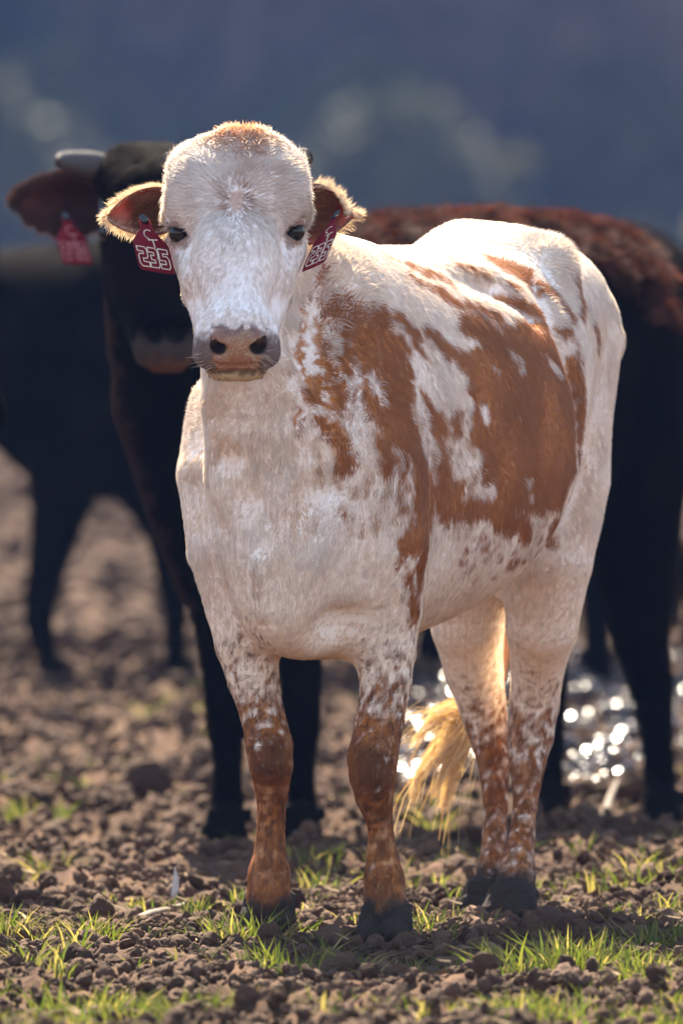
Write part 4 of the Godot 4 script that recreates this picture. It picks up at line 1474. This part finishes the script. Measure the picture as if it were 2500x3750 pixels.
func patches() -> void:
	for w in [[775, 1480, 75], [820, 1640, 80], [1010, 1400, 110], [1010, 1620, 115], [1120, 1780, 120], [1080, 1900, 80], [700, 1720, 70], [1400, 1600, 60]]:
		washes.append([surface_at(w[0], w[1]), w[2] * 24.8 / F_PX])
	crop3([
		[265, 270, 14, 285, 400, 20, 300, 450, 16], [214, 360, 8, 202, 480, 13, 192, 640, 14, 184, 840, 14], [250, 470, 20, 272, 560, 24, 286, 690, 28], [322, 430, 16, 345, 560, 24, 345, 700, 32], [235, 710, 40, 350, 750, 62], [265, 820, 34, 300, 865, 30],
		[352, 400, 14, 400, 500, 42, 440, 640, 56], [455, 440, 24, 500, 530, 66, 560, 650, 64], [500, 700, 52, 560, 730, 58], [425, 690, 26, 475, 800, 30], [520, 800, 46, 590, 900, 64], [330, 850, 30, 345, 930, 44, 352, 990, 32], [480, 890, 20, 508, 960, 38, 515, 1005, 22],
		[600, 940, 44, 640, 1060, 42, 645, 1180, 42, 630, 1290, 38, 615, 1400, 26, 605, 1540, 14], [560, 1035, 10, 562, 1100, 15, 556, 1165, 10], [580, 1210, 22, 562, 1320, 24],
		[345, 1140, 8, 347, 1146, 8], [455, 1120, 6, 455, 1140, 6], [520, 1230, 7, 521, 1246, 7],
		[530, 440, 14, 590, 500, 26, 625, 575, 18], [640, 490, 14, 710, 560, 26, 800, 610, 34], [640, 720, 16, 680, 820, 34, 702, 900, 26], [745, 785, 18, 752, 865, 20],
		[700, 960, 26, 705, 1120, 40, 760, 1060, 26], [720, 1140, 42, 860, 1130, 50],
		[790, 470, 34, 900, 520, 60, 1060, 560, 66], [860, 620, 70, 1120, 620, 78], [900, 720, 92, 1120, 750, 96], [890, 860, 86, 1140, 860, 84], [900, 980, 84, 1150, 980, 66], [960, 1080, 76, 1120, 1080, 52], [870, 1140, 46, 960, 1190, 50], [1000, 1220, 30, 990, 1180, 40], [1110, 1180, 26, 1090, 1250, 26, 1020, 1320, 22], [1170, 620, 34, 1195, 800, 26, 1190, 960, 26],
		[955, 1325, 16, 975, 1315, 14], [760, 1320, 10, 790, 1318, 12], [820, 640, 40, 810, 740, 30, 830, 800, 26],
		[560, 252, 10, 640, 285, 18, 730, 325, 12], [480, 225, 6, 540, 250, 8], [575, 300, 10, 650, 345, 16], [680, 350, 14, 760, 410, 22], [740, 255, 10, 830, 275, 12], [880, 255, 18, 960, 290, 30, 1010, 310, 22], [830, 285, 10, 940, 345, 18], [900, 385, 20, 1040, 440, 24], [770, 390, 16, 880, 440, 22], [1050, 355, 12, 1160, 450, 24], [960, 465, 22, 1140, 500, 26], [1180, 300, 12, 1198, 380, 24, 1200, 440, 14], [1165, 505, 10, 1198, 610, 12], [1245, 470, 10, 1262, 560, 14],
		[1195, 1330, 5, 1196, 1338, 5], [1220, 1195, 6, 1221, 1203, 6], [1140, 1410, 5, 1141, 1420, 5], [150, 630, 8, 152, 665, 10], [-228, 840, 12, -240, 930, 20, -225, 985, 12]], true)
	crop3([
		[440, 648, 8, 466, 710, 17, 492, 770, 8], [292, 430, 6, 306, 500, 10, 322, 565, 6], [234, 430, 6, 244, 540, 10, 254, 625, 6], [264, 640, 5, 276, 700, 9, 286, 765, 5], [352, 668, 6, 382, 780, 17, 420, 880, 24, 432, 960, 26], [368, 570, 4, 380, 640, 7],
		[600, 590, 14, 640, 680, 28, 690, 760, 16], [620, 720, 12, 640, 820, 12], [640, 560, 10, 720, 660, 34, 780, 760, 36], [945, 575, 8, 960, 605, 15, 980, 635, 8], [880, 622, 9, 905, 634, 9], [1080, 605, 10, 1110, 640, 17], [960, 775, 6, 966, 780, 6], [1000, 1030, 8, 1016, 1080, 12], [848, 765, 10, 858, 820, 18], [880, 1090, 8, 890, 1096, 8], [1165, 1075, 8, 1160, 1140, 14], [800, 930, 26, 812, 1050, 34], [725, 900, 12, 790, 1000, 30], [600, 1310, 8, 612, 1410, 12], [830, 1225, 14, 880, 1230, 16], [1040, 1190, 12, 1050, 1230, 16], [520, 470, 6, 545, 520, 12],
		[585, 960, 8, 600, 1060, 14], [625, 600, 8, 650, 700, 10]], false)

# ------------------------------------------------------------------ black cattle
func black_coat(p: Vector3, n: Vector3) -> Color:
	var c := Color(0.0030, 0.0031, 0.0036)
	return c.lerp(Color(0.0075, 0.0055, 0.0048), clampf(nz(p, 6.0), 0.0, 1.0))

func painted_rim(p: Vector3) -> bool:       # where a sunlit rim is painted on the horned cow's throat and dewlap
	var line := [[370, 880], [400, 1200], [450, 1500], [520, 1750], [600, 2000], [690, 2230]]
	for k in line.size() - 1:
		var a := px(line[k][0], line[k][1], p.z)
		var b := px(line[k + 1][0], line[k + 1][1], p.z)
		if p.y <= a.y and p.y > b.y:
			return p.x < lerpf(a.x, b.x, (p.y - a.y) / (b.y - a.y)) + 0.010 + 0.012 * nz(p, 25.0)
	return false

var curly_from := 9.0
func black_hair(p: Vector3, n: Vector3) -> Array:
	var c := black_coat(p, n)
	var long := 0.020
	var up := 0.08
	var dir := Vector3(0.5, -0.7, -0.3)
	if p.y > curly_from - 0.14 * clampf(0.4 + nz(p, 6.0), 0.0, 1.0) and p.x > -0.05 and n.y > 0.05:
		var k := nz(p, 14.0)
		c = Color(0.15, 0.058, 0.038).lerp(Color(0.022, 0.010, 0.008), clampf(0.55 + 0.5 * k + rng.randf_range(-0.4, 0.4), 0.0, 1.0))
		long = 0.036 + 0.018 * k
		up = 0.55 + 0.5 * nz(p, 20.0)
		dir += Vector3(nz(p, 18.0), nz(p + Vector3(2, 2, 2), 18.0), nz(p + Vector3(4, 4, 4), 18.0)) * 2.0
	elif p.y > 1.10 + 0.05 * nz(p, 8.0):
		c = c.lerp(Color(0.014, 0.006, 0.005), 0.5)  # tops tinted brown: the sunlit rim, put into the hair colour
	elif p.z > -5.0 and painted_rim(p):
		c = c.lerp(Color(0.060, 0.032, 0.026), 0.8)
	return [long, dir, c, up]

func horned_cow() -> void:
	var z0 := -3.7
	var base := Vector3(0.25, 0, -4.1)
	var cow := thing("black_cow", "black horned cow with curly brown back and red ear tag 240 behind the heifer", "cow", base, "black cattle behind the heifer")
	var f := Field.new(Vector3(-0.85, 0.02, -5.35), Vector3(0.98, 1.52, -3.0), 0.017)
	var o := Vector3((985.0 - 1250.0) * 28.7 / F_PX, 0, z0)
	f.barrel(o, Vector3(-0.6, 0, 0.8), [[0.25, 0.66, 1.05, 0.10, 0.5], [0.15, 0.54, 1.18, 0.18, 0.45], [0.0, 0.50, 1.27, 0.23, 0.45], [-0.3, 0.49, 1.265, 0.27, 0.42], [-0.65, 0.50, 1.275, 0.30, 0.42], [-0.95, 0.58, 1.275, 0.27, 0.5], [-1.15, 0.68, 1.245, 0.23, 0.55], [-1.32, 0.80, 1.17, 0.16, 0.55], [-1.42, 0.92, 1.10, 0.07, 0.55]], 0.06)
	# neck and chest
	f.chain([pr(560, 900, z0 + 0.30, 190), pr(620, 1250, z0 + 0.22, 220), pr(750, 1600, z0 + 0.1, 250), pr(850, 1950, z0 + 0.06, 210)], 0.08)
	f.chain([pr(640, 850, z0 + 0.15, 160), pr(950, 950, z0 - 0.1, 210)], 0.10)
	f.chain([pr(540, 1500, z0 + 0.2, 100), pr(640, 1850, z0 + 0.2, 90), pr(740, 2150, z0 + 0.15, 80)], 0.08)
	# legs
	f.chain([pr(790, 1950, z0, 130), pr(800, 2250, z0, 95), pr(820, 2480, z0, 72), pr(828, 2650, z0 + 0.02, 68), pr(832, 2800, z0, 48), pr(832, 2930, z0, 52), pr(830, 3070, z0 + 0.02, 66)], 0.03)
	f.chain([pr(1060, 1950, z0 - 0.05, 140), pr(1090, 2300, z0 - 0.05, 96), pr(1098, 2480, z0 - 0.05, 74), pr(1100, 2650, z0 - 0.03, 66), pr(1100, 2800, z0 - 0.05, 46), pr(1100, 2930, z0 - 0.05, 48), pr(1098, 3060, z0 - 0.03, 60)], 0.03)
	f.chain([pr(2260, 1300, z0 - 0.72, 215), pr(2330, 1750, z0 - 0.7, 180), pr(2325, 2100, z0 - 0.72, 140), pr(2345, 2350, z0 - 0.82, 95), pr(2380, 2500, z0 - 0.88, 80), pr(2400, 2680, z0 - 0.88, 56), pr(2412, 2850, z0 - 0.86, 50), pr(2420, 3020, z0 - 0.82, 68)], 0.05)
	f.chain([pr(2000, 1500, z0 - 1.05, 190), pr(1960, 2000, z0 - 1.05, 130), pr(1990, 2350, z0 - 1.15, 85), pr(2010, 2600, z0 - 1.18, 55), pr(2000, 2950, z0 - 1.1, 55)], 0.05)
	# head
	var zh := z0 + 0.42
	f.chain([pr(430, 640, zh - 0.05, 85), pr(640, 640, zh - 0.05, 85)], 0.05)
	f.chain([pr(480, 590, zh - 0.08, 60), pr(600, 590, zh - 0.08, 60)], 0.05)
	f.chain([pr(545, 720, zh, 150), pr(560, 960, zh + 0.08, 130), pr(590, 1180, zh + 0.18, 92)], 0.05)
	f.chain([pr(470, 880, zh - 0.03, 92), pr(505, 1080, zh + 0.06, 88), pr(545, 1230, zh + 0.15, 64)], 0.05)
	f.chain([pr(630, 880, zh - 0.03, 92), pr(650, 1080, zh + 0.06, 88), pr(640, 1230, zh + 0.15, 64)], 0.05)
	f.cone(px(555, 1230, zh + 0.21), px(655, 1230, zh + 0.21), 0.040, 0.040, 0.03)
	f.cone(px(545, 1290, zh + 0.21), px(665, 1290, zh + 0.21), 0.033, 0.033, 0.02)
	f.cone(px(570, 1335, zh + 0.19), px(650, 1335, zh + 0.19), 0.020, 0.020, 0.01)
	f.cone(px(572, 1245, zh + 0.245), px(556, 1200, zh + 0.225), 0.013, 0.011, 0.012, 1.0, true)
	f.cone(px(640, 1245, zh + 0.245), px(656, 1200, zh + 0.225), 0.013, 0.011, 0.012, 1.0, true)
	var body := {"v": PackedVector3Array(), "n": PackedVector3Array(), "i": PackedInt32Array()}
	f.mesh(body)
	var mz := px(605, 1290, zh + 0.22)
	var skin := func(p: Vector3, n: Vector3) -> Color:
		var c := black_coat(p, n)
		if (p - mz).length() < 0.085:
			var low := p.y - mz.y + 0.012 * nz(p, 40.0)
			c = c.lerp(Color(0.045, 0.035, 0.033), smoothstep(0.045, 0.02, low) * 0.9)
			c = c.lerp(Color(0.115, 0.068, 0.043), smoothstep(-0.005, -0.035, low) * 0.95)
			for e in [px(566, 1225, zh + 0.235), px(648, 1225, zh + 0.235)]:
				c = c.lerp(Color(0.004, 0.004, 0.004), smoothstep(0.026, 0.016, (p - e).length()))
		return c
	part("body", array_mesh(body.v, body.n, paint(body, skin), body.i), mats["black skin"], cow, -base)
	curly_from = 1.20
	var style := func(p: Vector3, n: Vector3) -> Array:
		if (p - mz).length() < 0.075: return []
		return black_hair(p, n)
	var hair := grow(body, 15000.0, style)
	var ho := multi("fur", hair_clump(14, 0.5, 0.045, 0.16, 21, 0.5), hair, true, mats["black fur"], cow)
	ho.position = -base
	say("horned cow %d verts, %d tufts" % [body.v.size(), hair.size() / 16])
	for e in [[px(400, 620, zh - 0.06), px(330, 598, zh - 0.04), px(260, 590, zh - 0.02), px(210, 585, zh + 0.0)], [px(690, 620, zh - 0.06), px(760, 598, zh - 0.04), px(830, 590, zh - 0.02), px(880, 585, zh)]]:
		part("horn", tube([e[0], e[1], e[2], e[2].lerp(e[3], 0.8), e[3]], [0.030, 0.026, 0.022, 0.016, 0.005], 14), mats["horn"], cow, -base)
	for e in [[px(370, 760, zh - 0.06), px(68, 735, zh - 0.06), Vector3(0.15, -0.1, 1.0), 0.062, 0.04], [px(720, 760, zh - 0.06), px(980, 740, zh - 0.06), Vector3(-0.3, -0.1, 1.0), 0.06, 0.04]]:
		part("ear", ear(e[0], e[1], e[2], e[3], e[4], Color(0.03, 0.010, 0.009), Color(0.10, 0.035, 0.028), Color(0.02, 0.014, 0.012)), mats["ear skin"], cow, -base)
		var eh := multi("ear_hair", hair_clump(6, 0.3, 0.10, 0.05, 12, 0.35), ear_fur(e[0], e[1], e[2], e[3], e[4], Color(0.06, 0.035, 0.028), 0.02), true, mats["black fur"], cow)
		eh.position = -base
	for e in [px(395, 850, zh + 0.02), px(700, 850, zh + 0.02)]:
		var s := SphereMesh.new()
		s.radius = 0.02
		s.height = 0.04
		part("eye", s, mats["eye"], cow, e - base)
	ear_tag(cow, base, px(230, 964, zh + 0.02), px(342, 967, zh + 0.03), px(242, 790, zh - 0.01), "240", "dark red ear tag printed 240", material("faded print", Color(0.38, 0.17, 0.16), 0.6))
	var k := 0
	for e in [px(828, 3085, z0 + 0.02), px(1098, 3085, z0 - 0.03), px(2422, 3045, z0 - 0.80), px(2000, 3000, z0 - 1.1)]:
		k += 1
		part("hoof", hoof(Vector3(e.x, 0.0, e.z), 0.078, 0.06, Vector3(-0.6, 0, 0.8), 10 + k), mats["hoof black"], cow, -base)
	var tp := [px(2370, 960, z0 - 0.95), px(2450, 1080, z0 - 0.98), px(2482, 1300, z0 - 0.98), px(2484, 1600, z0 - 0.98), px(2478, 1800, z0 - 0.98), px(2462, 2000, z0 - 0.98)]
	var tail := part("tail", tube(tp, [0.030, 0.026, 0.022, 0.019, 0.016, 0.012]), mats["black hide"], cow, -base)
	part("tail_switch", switch_hair(px(2462, 1960, z0 - 0.98), px(2480, 2380, z0 - 0.97), 0.022, 500, [Color(0.012, 0.010, 0.010), Color(0.03, 0.018, 0.014)], 8), mats["switch hair"], tail)

func far_cows() -> void:
	var z0 := -12.8
	var d := CAM.z - z0
	var base := Vector3((700.0 - 1250.0) * d / F_PX, 0, z0)
	var cow := thing("black_cow", "plain black cow walking off behind the horned cow's neck", "cow", base, "black cattle behind the heifer")
	var f := Field.new(Vector3(-1.75, 0.02, z0 - 0.55), Vector3(0.75, 1.42, z0 + 0.55), 0.022)
	var o := Vector3((370.0 - 1250.0) * d / F_PX, 0, z0)
	f.barrel(o, Vector3(-0.985, 0, 0.17), [[0.32, 0.66, 1.08, 0.10, 0.5], [0.2, 0.56, 1.16, 0.18, 0.45], [0.0, 0.50, 1.20, 0.22, 0.45], [-0.35, 0.48, 1.19, 0.27, 0.42], [-0.7, 0.50, 1.21, 0.29, 0.42], [-0.95, 0.58, 1.24, 0.26, 0.5], [-1.12, 0.68, 1.22, 0.22, 0.55], [-1.28, 0.80, 1.15, 0.14, 0.55], [-1.36, 0.90, 1.05, 0.07, 0.55]], 0.06)
	f.chain([pr(250, 1700, z0 + 0.14, 150), pr(200, 1950, z0 + 0.15, 85), pr(150, 2180, z0 + 0.15, 58), pr(140, 2270, z0 + 0.15, 54), pr(165, 2380, z0 + 0.15, 38), pr(190, 2490, z0 + 0.15, 48)], 0.05)
	f.chain([pr(520, 1700, z0 - 0.1, 140), pr(610, 1950, z0 - 0.1, 75), pr(640, 2180, z0 - 0.1, 52), pr(642, 2350, z0 - 0.1, 38), pr(640, 2470, z0 - 0.1, 46)], 0.05)
	f.chain([pr(1700, 1400, z0 - 0.1, 190), pr(1640, 1800, z0 - 0.1, 130), pr(1680, 2080, z0 - 0.1, 75), pr(1660, 2300, z0 - 0.1, 44), pr(1640, 2450, z0 - 0.1, 50)], 0.05)
	f.chain([pr(1640, 1400, z0 + 0.14, 190), pr(1540, 1800, z0 + 0.14, 120), pr(1600, 2080, z0 + 0.14, 72), pr(1580, 2300, z0 + 0.14, 44), pr(1560, 2480, z0 + 0.14, 50)], 0.05)
	# neck and lowered head
	f.chain([pr(100, 1250, z0 + 0.05, 290), pr(-150, 1100, z0 + 0.08, 200), pr(-310, 1010, z0 + 0.1, 150)], 0.10)
	f.chain([pr(-340, 960, z0 + 0.1, 140), pr(-470, 1090, z0 + 0.12, 112), pr(-600, 1230, z0 + 0.13, 76), pr(-640, 1270, z0 + 0.13, 72)], 0.06)
	f.chain([pr(-330, 900, z0 - 0.03, 40), pr(-250, 850, z0 - 0.16, 30)], 0.05)
	f.chain([pr(-330, 900, z0 + 0.2, 40), pr(-250, 850, z0 + 0.33, 30)], 0.05)
	var body := {"v": PackedVector3Array(), "n": PackedVector3Array(), "i": PackedInt32Array()}
	f.mesh(body)
	part("body", array_mesh(body.v, body.n, paint(body, black_coat), body.i), mats["black skin"], cow, -base)
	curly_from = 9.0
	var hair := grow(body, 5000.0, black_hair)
	var ho := multi("fur", hair_clump(8, 0.5, 0.13, 0.10, 31, 0.4), hair, true, mats["black fur"], cow)
	ho.position = -base
	for e in [px(190, 2520, z0 + 0.15), px(640, 2500, z0 - 0.1), px(1640, 2490, z0 - 0.1), px(1560, 2520, z0 + 0.14)]:
		part("hoof", hoof(Vector3(e.x, 0.0, e.z), 0.078, 0.06, Vector3(-1, 0, 0), 20), mats["hoof black"], cow, -base)
	for s in [-0.01, 0.23]:
		var e := SphereMesh.new()
		e.radius = 0.02
		e.height = 0.04
		part("eye", e, mats["eye"], cow, px(-470, 1020, z0 + s) - base)
	# two more of the herd, partly seen: one at the edge with only its muzzle in view, one whose rump shows over the horned cow
	var second: Node3D = cow.duplicate()
	second.name = numbered("black_cow")
	add_child(second)
	second.rotation.y = PI
	second.position = Vector3(-0.66 - 1.02, 0, -1.9)
	tag(second, "black cow with only its whiskered muzzle showing before the walking cow's side", "cow", "black cattle behind the heifer")
	var third: Node3D = cow.duplicate()
	third.name = numbered("black_cow")
	add_child(third)
	third.rotation.y = -PI / 2
	third.position = Vector3(0.59, 0, -13.4)
	tag(third, "black cow whose rump just shows above the horned cow's curly back", "cow", "black cattle behind the heifer")
	say("far cows %d" % body.v.size())

# ------------------------------------------------------------------ the wood
func spray(seed_: int, blades: int, reach: float, flat: float, wide: float) -> ArrayMesh:
	# a spray of foliage or twigs: narrow leaf faces round a point
	var r := RandomNumberGenerator.new()
	r.seed = seed_
	var v := PackedVector3Array()
	var n := PackedVector3Array()
	var i := PackedInt32Array()
	for b in blades:
		var d := Vector3(r.randfn(), r.randfn() * flat, r.randfn()).normalized()
		var side := d.cross(Vector3(r.randfn(), r.randfn(), r.randfn())).normalized()
		var l := reach * r.randf_range(0.5, 1.1)
		var w := wide * r.randf_range(0.6, 1.2)
		var at := v.size()
		var nn := (side.cross(d) + Vector3(0, 0.4, 0)).normalized()
		for p in [d * l * 0.1 - side * w * 0.3, d * l * 0.1 + side * w * 0.3, d * l * 0.6 + side * w, d * l, d * l * 0.6 - side * w]:
			v.append(p)
			n.append(nn)
		i.append_array([at, at + 1, at + 2, at, at + 2, at + 4, at + 4, at + 2, at + 3])
	return array_mesh(v, n, PackedColorArray(), facing(v, n, i))

func crown(kind: int, seed_: int) -> MultiMesh:
	var r := RandomNumberGenerator.new()
	r.seed = seed_
	var buf := PackedFloat32Array()
	for k in [700, 620, 320][kind]:
		var t := r.randf()
		var y := 0.0
		var reach := 0.0
		if kind == 0:                     # conifer, branches to the ground
			y = 0.5 + 13.0 * pow(t, 1.25)
			reach = 2.9 * (1.0 - y / 14.2) + 0.25
		elif kind == 1:                   # bare hardwood: twigs spread high and low
			y = 1.6 + 11.0 * t
			reach = 0.6 + 3.2 * sin(PI * clampf(0.12 + 0.8 * t, 0.0, 1.0))
		else:                             # bush
			y = 0.25 + 2.6 * t
			reach = 1.5 * sin(PI * clampf(0.25 + 0.65 * t, 0.0, 1.0))
		var a := r.randf() * TAU
		var out := reach * sqrt(r.randf_range(0.12, 1.0))
		var s := r.randf_range(0.6, 1.3)
		put(buf, Basis.from_euler(Vector3(r.randf_range(-0.5, 0.5), a, r.randf_range(-0.5, 0.5))) * Basis.from_scale(Vector3(s, s, s)), Vector3(cos(a) * out, y, sin(a) * out))
		var g := r.randf_range(0.65, 1.35)
		var c: Color = [Color(0.022, 0.034, 0.034), Color(0.105, 0.082, 0.082), Color(0.060, 0.060, 0.022)][kind] * g
		buf.append_array([c.r, c.g, c.b, 1.0])
	var mm := MultiMesh.new()
	mm.transform_format = MultiMesh.TRANSFORM_3D
	mm.use_colors = true
	mm.mesh = [spray(1, 26, 0.75, 0.35, 0.07), spray(2, 22, 0.85, 1.0, 0.022), spray(3, 24, 0.45, 0.9, 0.06)][kind]
	mm.instance_count = buf.size() / 16
	mm.buffer = buf
	return mm

func wood() -> void:
	var leaf := vertex_material("foliage", 0.7, 0.25)
	var bark := [material("pine bark", Color(0.075, 0.055, 0.048), 0.9, 0.2), material("grey bark", Color(0.20, 0.17, 0.155), 0.9, 0.2)]
	var crowns := [crown(0, 1), crown(0, 2), crown(1, 3), crown(1, 4), crown(2, 5)]
	var trunks := []
	for k in 3:
		var pts := []
		var rad := []
		for q in 8:
			var t := q / 7.0
			pts.append(Vector3(0.12 * sin(t * 3.0 + k), -0.3 + 13.5 * t, 0.10 * cos(t * 4.0 + k)))
			rad.append((0.22 if k < 2 else 0.17) * (1.0 - 0.85 * t) + (0.06 if q == 0 else 0.0))
		trunks.append(tube(pts, rad, 9))
	# [x at the wood's edge, metres from the camera, crown, scale]
	var spots := []
	for row in 8:
		var d := 232.0 + row * 12.0
		var half := d * 0.0265 + 2.5
		var x := -half + rng.randf_range(0.0, 2.5)
		while x < half:
			var share := (x / half + 1.0) * 0.5
			var kind := 2 + int(rng.randf() < 0.5) if rng.randf() < 0.18 + 0.62 * share else int(rng.randf() < 0.5)
			spots.append([x, d + rng.randf_range(-5.0, 5.0), kind, rng.randf_range(0.8, 1.25)])
			x += rng.randf_range(2.3, 4.2)
	for k in 14:
		spots.append([rng.randf_range(-7.5, 7.5), rng.randf_range(216.0, 230.0), 4, rng.randf_range(0.5, 1.1)])
	var labels := ["dark conifer with boughs to the ground in the shaded wood behind", "dark conifer with boughs to the ground in the shaded wood behind", "bare grey hardwood tree among the conifers of the wood behind", "bare grey hardwood tree among the conifers of the wood behind", "low olive bush at the foot of the shaded wood"]
	for s in spots:
		var z: float = CAM.z - s[1]
		var kind: int = s[2]
		var called: String = ["conifer_tree", "conifer_tree", "bare_tree", "bare_tree", "bush"][kind]
		var o := thing(called, labels[kind], "bush" if kind == 4 else "tree", Vector3(s[0], ground_y(s[0], z), z), "bushes before the wood" if kind == 4 else "trees of the wood behind the herd")
		o.rotation.y = rng.randf() * TAU
		o.scale = Vector3.ONE * float(s[3])
		var t := part("trunk", trunks[kind % 3] if kind < 4 else trunks[0], bark[0] if kind < 2 else bark[1], o)
		if kind == 4: t.scale = Vector3(0.2, 0.16, 0.2)
		var c := MultiMeshInstance3D.new()
		c.name = "crown"
		c.multimesh = crowns[kind]
		c.material_override = leaf
		c.set_meta("kind", "stuff")
		o.add_child(c)
	# the rest of the wood, to the sides and up the hill, as one mass
	var buf := PackedFloat32Array()
	var big := spray(7, 60, 2.6, 0.8, 0.35)
	for k in 9000:
		var d := rng.randf_range(232.0, 470.0)
		var x := rng.randf_range(-110.0, 110.0)
		var y := rng.randf_range(1.0, 13.0)
		if absf(x) < d * 0.0265 + 4.0 and d < 326.0:
			continue
		var z := CAM.z - d
		var s := rng.randf_range(0.9, 1.7)
		put(buf, Basis.from_euler(Vector3(rng.randf(), rng.randf() * TAU, 0)) * Basis.from_scale(Vector3(s, s, s)), Vector3(x, ground_y(x, z) + y, z))
		var c := Color(0.024, 0.034, 0.032).lerp(Color(0.075, 0.060, 0.058), rng.randf())
		buf.append_array([c.r, c.g, c.b, 1.0])
	tag(multi("hillside_wood", big, buf, true, leaf, self), "dense wood covering the hillside behind the herd", "wood")

func _ready() -> void:
	t0 = Time.get_ticks_msec()
	rng.seed = 7
	noise.seed = 3
	noise.frequency = 1.0
	noise.noise_type = FastNoiseLite.TYPE_SIMPLEX_SMOOTH
	noise.fractal_type = FastNoiseLite.FRACTAL_NONE
	light_and_camera()
	material("tag red", Color(0.125, 0.005, 0.012), 0.5, 0.2)
	material("black plastic", Color(0.008, 0.009, 0.010), 0.25, 0.5)
	material("eye", Color(0.005, 0.004, 0.004), 0.05, 0.45)
	material("horn", Color(0.075, 0.070, 0.070), 0.8, 0.15)
	material("hoof mud", Color(0.032, 0.026, 0.022), 0.8, 0.12)
	material("hoof black", Color(0.004, 0.004, 0.004), 0.8, 0.06)
	material("tail hide", Color(0.34, 0.15, 0.06), 0.7, 0.3)
	material("black hide", Color(0.010, 0.009, 0.010), 0.7, 0.3)
	vertex_material("black skin", 0.85, 0.05)
	var bf := vertex_material("black fur", 0.6, 0.09)
	bf.backlight_enabled = true
	bf.backlight = Color(0.9, 0.8, 0.75)
	ground()
	say("ground")
	wood()
	say("wood")
	heifer()
	horned_cow()
	far_cows()
	clods()
	puddles()
	litter()
	say("clods")
	grass()
	say("grass")
